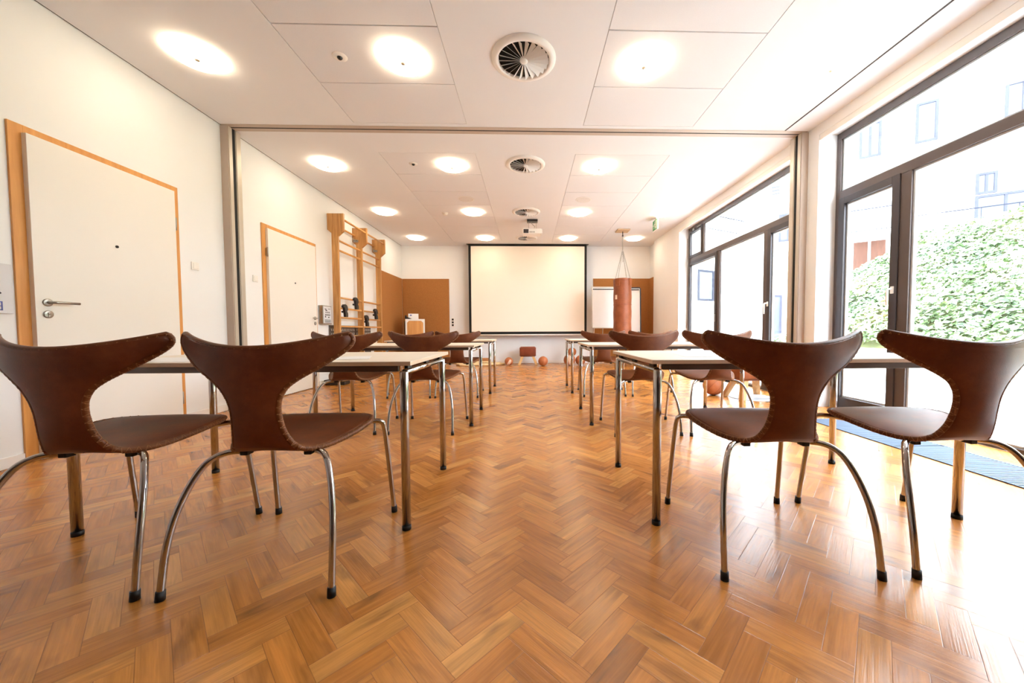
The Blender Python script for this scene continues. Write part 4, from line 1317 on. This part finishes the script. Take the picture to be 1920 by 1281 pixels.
me = bpy.data.meshes.new('hillside'); bm.to_mesh(me); bm.free(); me.materials.append(M['soil'])
tag(link(bpy.data.objects.new('hillside', me)), 'earth slope under the ivy beyond the garden wall', 'slope', kind='structure')
# ivy: thousands of folded leaves on the slope
rl = random.Random(11)
verts, faces, rv = [], [], []
def leaf(p, n, s, r0):
    a = rl.uniform(0, 2 * PI)
    t1 = n.orthogonal().normalized()
    t1 = (Matrix.Rotation(a, 3, n) @ t1)
    t2 = n.cross(t1)
    k = len(verts)
    verts.extend([p - t1 * s, p + t2 * s * 0.62 + n * s * 0.18, p + t1 * s * 1.1 - n * s * 0.1, p - t2 * s * 0.62 + n * s * 0.18])
    faces.append((k, k + 1, k + 2)); faces.append((k, k + 2, k + 3)); rv.extend([r0, r0])
for k in range(30000):
    a, b = rl.random(), rl.uniform(0.42, 1.0)
    p = hill_pt(a, b)
    lump = noise.noise(Vector((p.x * 1.3, p.y * 1.3, 0)))
    p.z += 0.03 + 0.16 * max(0, lump + 0.2) + rl.random() * 0.16
    n = Vector((-0.55 + rl.gauss(0, 0.45), rl.gauss(0, 0.45) - 0.1, 0.8 + rl.gauss(0, 0.3))).normalized()
    leaf(p, n, rl.uniform(0.03, 0.07), min(1, max(0, 0.45 + 0.5 * noise.noise(Vector((p.x * 0.9, p.y * 0.9, 5))) + rl.gauss(0, 0.2))))
me = bpy.data.meshes.new('ivy'); me.from_pydata([tuple(v) for v in verts], [], faces)
at = me.attributes.new('rnd', 'FLOAT', 'FACE'); at.data.foreach_set('value', rv)
me.materials.append(M['leaf'])
tag(link(bpy.data.objects.new('ivy', me)), 'pale green ivy covering the slope outside the near window', 'ivy', kind='stuff')
# small shrub beside the far window, on the terrace
verts, faces, rv = [], [], []
for k in range(900):
    d = Vector((rl.gauss(0, 1), rl.gauss(0, 1), rl.gauss(0, 1))).normalized() * (rl.random() ** 0.4)
    p = Vector((6.55 + d.x * 0.5, 9.15 + d.y * 0.5, 0.40 + d.z * 0.42))
    if p.z < 0.0: continue
    leaf(p, (d + Vector((rl.gauss(0, .4), rl.gauss(0, .4), .4))).normalized(), rl.uniform(0.03, 0.06), min(1, max(0, rl.gauss(0.5, 0.2))))
sh = empty('garden_shrub', (6.55, 9.15, 0), label='small green shrub on the terrace seen through the far window', cat='shrub')
me = bpy.data.meshes.new('foliage'); me.from_pydata([tuple(v - Vector((6.55, 9.15, 0))) for v in verts], [], faces)
at = me.attributes.new('rnd', 'FLOAT', 'FACE'); at.data.foreach_set('value', rv); me.materials.append(M['leaf'])
link(bpy.data.objects.new('foliage', me), sh)
mb = MB()
for k in range(5):
    a = 2 * PI * k / 5
    mb.tube([(0.03 * math.cos(a), 0.03 * math.sin(a), -0.02), (0.12 * math.cos(a), 0.12 * math.sin(a), 0.2), (0.25 * math.cos(a), 0.25 * math.sin(a), 0.5)], 0.008, 6)
mb.build('stems', M['barwood'], sh)

def fmat(p0, d):
    """matrix whose x runs along the facade, y points out of it towards the room, z up"""
    d = Vector((d[0], d[1], 0)).normalized()
    n = Vector((d.y, -d.x, 0))
    if n.dot(Vector((-p0[0], -p0[1], 0))) < 0: n = -n
    m = Matrix.Identity(4)
    for r in range(3):
        m[r][0] = d[r]; m[r][1] = n[r]; m[r][2] = (0, 0, 1)[r]
    m[0][3], m[1][3] = p0
    return m
def building(name, p0, d, label):
    t = bpy.data.objects.new(name, None); link(t)
    t.matrix_world = fmat(p0, d)
    return tag(t, label, 'building')
A_ = building('apartment_building', (16.9, 15.5), (-0.8, 0.6), 'white apartment house above the ivy slope')
MB().box(-14, 6.15, -6, 0, -0.1, 13.5).build('facade', M['render'], A_)
def fwin(par, u0, u1, z0, z1, nm='window', mull=True, m=None):
    f = MB(); w = 0.09
    u0, u1 = sorted((u0, u1)); z0, z1 = sorted((z0, z1))
    f.box(u0, u0 + w, 0.0, 0.06, z0, z1); f.box(u1 - w, u1, 0.0, 0.06, z0, z1); f.box(u0 + w, u1 - w, 0.0, 0.06, z1 - w, z1); f.box(u0 + w, u1 - w, 0.0, 0.06, z0, z0 + w)
    if mull: f.box((u0 + u1) / 2 - 0.04, (u0 + u1) / 2 + 0.04, 0.0, 0.05, z0 + w, z1 - w)
    fo = f.build(nm, m or M['bluegrey'], par)
    MB().box(u0 + w, u1 - w, 0.002, 0.02, z0 + w, z1 - w).build('pane', M['facadeglass'], fo)
    return fo
fwin(A_, -0.55, 0.13, 8.91, 10.6, mull=False)
fwin(A_, 1.2, 1.96, 8.75, 10.3)
fwin(A_, -3.3, -2.35, 9.2, 10.5)
fwin(A_, -2.25, -1.67, 6.35, 7.2)
fwin(A_, -3.3, -1.67, 4.5, 6.3, 'terrace_door', True)
fwin(A_, 4.78, 5.53, 0.04, 2.7, 'house_door', False)
fwin(A_, 4.2, 5.0, 5.4, 6.8)
mb = MB()
for k in range(3): mb.box(4.98, 5.34, 0.0, 0.05, 7.86 + k * 0.17, 7.92 + k * 0.17)
mb.build('air_grate', M['bluegrey'], A_)
mb = MB().lathe([(0.0, -0.17), (0.12, -0.12), (0.17, 0), (0.12, 0.12), (0, 0.17)], 20, c=(5.76, 0.22, 3.74)); mb.build('globe_lamp', M['globe'], A_)
MB().prism([(3.6, 4.05), (6.05, 4.05), (6.1, 4.2), (6.05, 4.35), (3.6, 4.35)], 0.001, 1.2, 'y').build('canopy', M['cream'], A_)
for u in (4.3, 4.65): MB().tube([(u, 0.9, 0.0), (u, 0.9, 4.05)], 0.06, 12).build('canopy_post', M['cream'], A_)
# timber-clad lower storey and balcony at the near end of that house
for u0, u1 in ((0.95, 1.45), (1.55, 2.05)):
    MB().box(u0, u1, 0.001, 0.04, 2.2, 4.95, 0.004).build('cladding_panel', M['brownpanel'], A_)
MB().box(0.6, 3.2, 0.001, 1.1, 5.0, 5.18, 0.006).build('balcony_slab', M['render'], A_)
def railing(par, u0, u1, y, z0, z1, step=0.16):
    mb = MB()
    mb.box(u0, u1, y - 0.025, y + 0.025, z1 - 0.04, z1, 0.004); mb.box(u0, u1, y - 0.02, y + 0.02, z0 + 0.06, z0 + 0.09, 0.003)
    n_ = int((u1 - u0) / step)
    for k in range(n_ + 1):
        u = u0 + (u1 - u0) * k / n_
        mb.box(u - 0.009, u + 0.009, y - 0.009, y + 0.009, z0, z1 - 0.03)
    return mb.build('railing', M['rail'], par)
railing(A_, 0.6, 3.2, 1.05, 5.18, 6.2)
railing(A_, -6.0, 0.4, 1.6, 4.35, 5.5, 0.9)
MB().box(-8, 0.5, 0.001, 1.7, 0.0, 4.35).build('terrace_block', M['render'], A_)
B_ = building('garden_house', (9.5, 18.0), (0.9, 0.42), 'low white garden building with roof-terrace railing beyond the far window')
MB().box(-7.5, 2.0, -1.0, 0.0, -0.1, 5.75).build('facade', M['render'], B_)
MB().box(-7.5, 2.0, 0.001, 0.15, 5.6, 5.78, 0.006).build('cornice', M['render'], B_)
railing(B_, -7.4, 1.95, 0.05, 5.78, 6.55, 0.13)
fwin(B_, -1.46, -0.33, 2.33, 3.83, 'window', False, M['rail'])
mb = MB().prism([(-0.6, 5.76), (1.9, 5.76), (1.9, 7.0), (1.4, 7.9), (-0.6, 7.1)], -0.95, -0.45, 'y'); mb.build('roof_hut', M['cream'], B_)

# ------------------------------------------------------------------ camera
cam = bpy.data.cameras.new('camera')
co = bpy.data.objects.new('camera', cam); link(co)
F_, CX, CY, YAW, PIT, ROL = 680.4135, 1009.884, 646.5151, 0.0288, 0.0385, -0.0037
cy_, sy2 = math.cos(YAW), math.sin(YAW)
f0 = Vector((sy2, cy_, 0)); r0 = Vector((cy_, -sy2, 0)); u0 = Vector((0, 0, 1))
f2 = f0 * math.cos(PIT) - u0 * math.sin(PIT); u2 = u0 * math.cos(PIT) + f0 * math.sin(PIT)
r3 = r0 * math.cos(ROL) + u2 * math.sin(ROL); u3 = u2 * math.cos(ROL) - r0 * math.sin(ROL)
mw = Matrix.Identity(4)
for i in range(3):
    mw[i][0], mw[i][1], mw[i][2] = r3[i], u3[i], -f2[i]
mw[2][3] = 0.9
co.matrix_world = mw
cam.sensor_width = 36.0
cam.lens = F_ / 1920 * 36.0
cam.shift_x = -(CX - 960.0) / 1920.0
cam.shift_y = (CY - 640.5) / 1920.0
cam.clip_start = 0.02; cam.clip_end = 200
SC.camera = co

# ------------------------------------------------------------------ daylight
w = bpy.data.worlds.new('sky'); SC.world = w; w.use_nodes = True
nt = w.node_tree; nt.nodes.clear()
wo = nt.nodes.new('ShaderNodeOutputWorld'); bg = nt.nodes.new('ShaderNodeBackground')
bg.inputs[0].default_value = (0.78, 0.89, 1.0, 1); bg.inputs[1].default_value = 15.5
nt.links.new(bg.outputs[0], wo.inputs[0])

# ------------------------------------------------------------------ view
SC.view_settings.view_transform = 'Standard'
SC.view_settings.look = 'None'
SC.view_settings.exposure = 0.52
SC.view_settings.gamma = 1.0
SC.view_settings.use_curve_mapping = False
SC.cycles.max_bounces = 9
SC.cycles.diffuse_bounces = 5
SC.cycles.transparent_max_bounces = 16
SC.cycles.sample_clamp_indirect = 6.0
SC.cycles.use_denoising = True
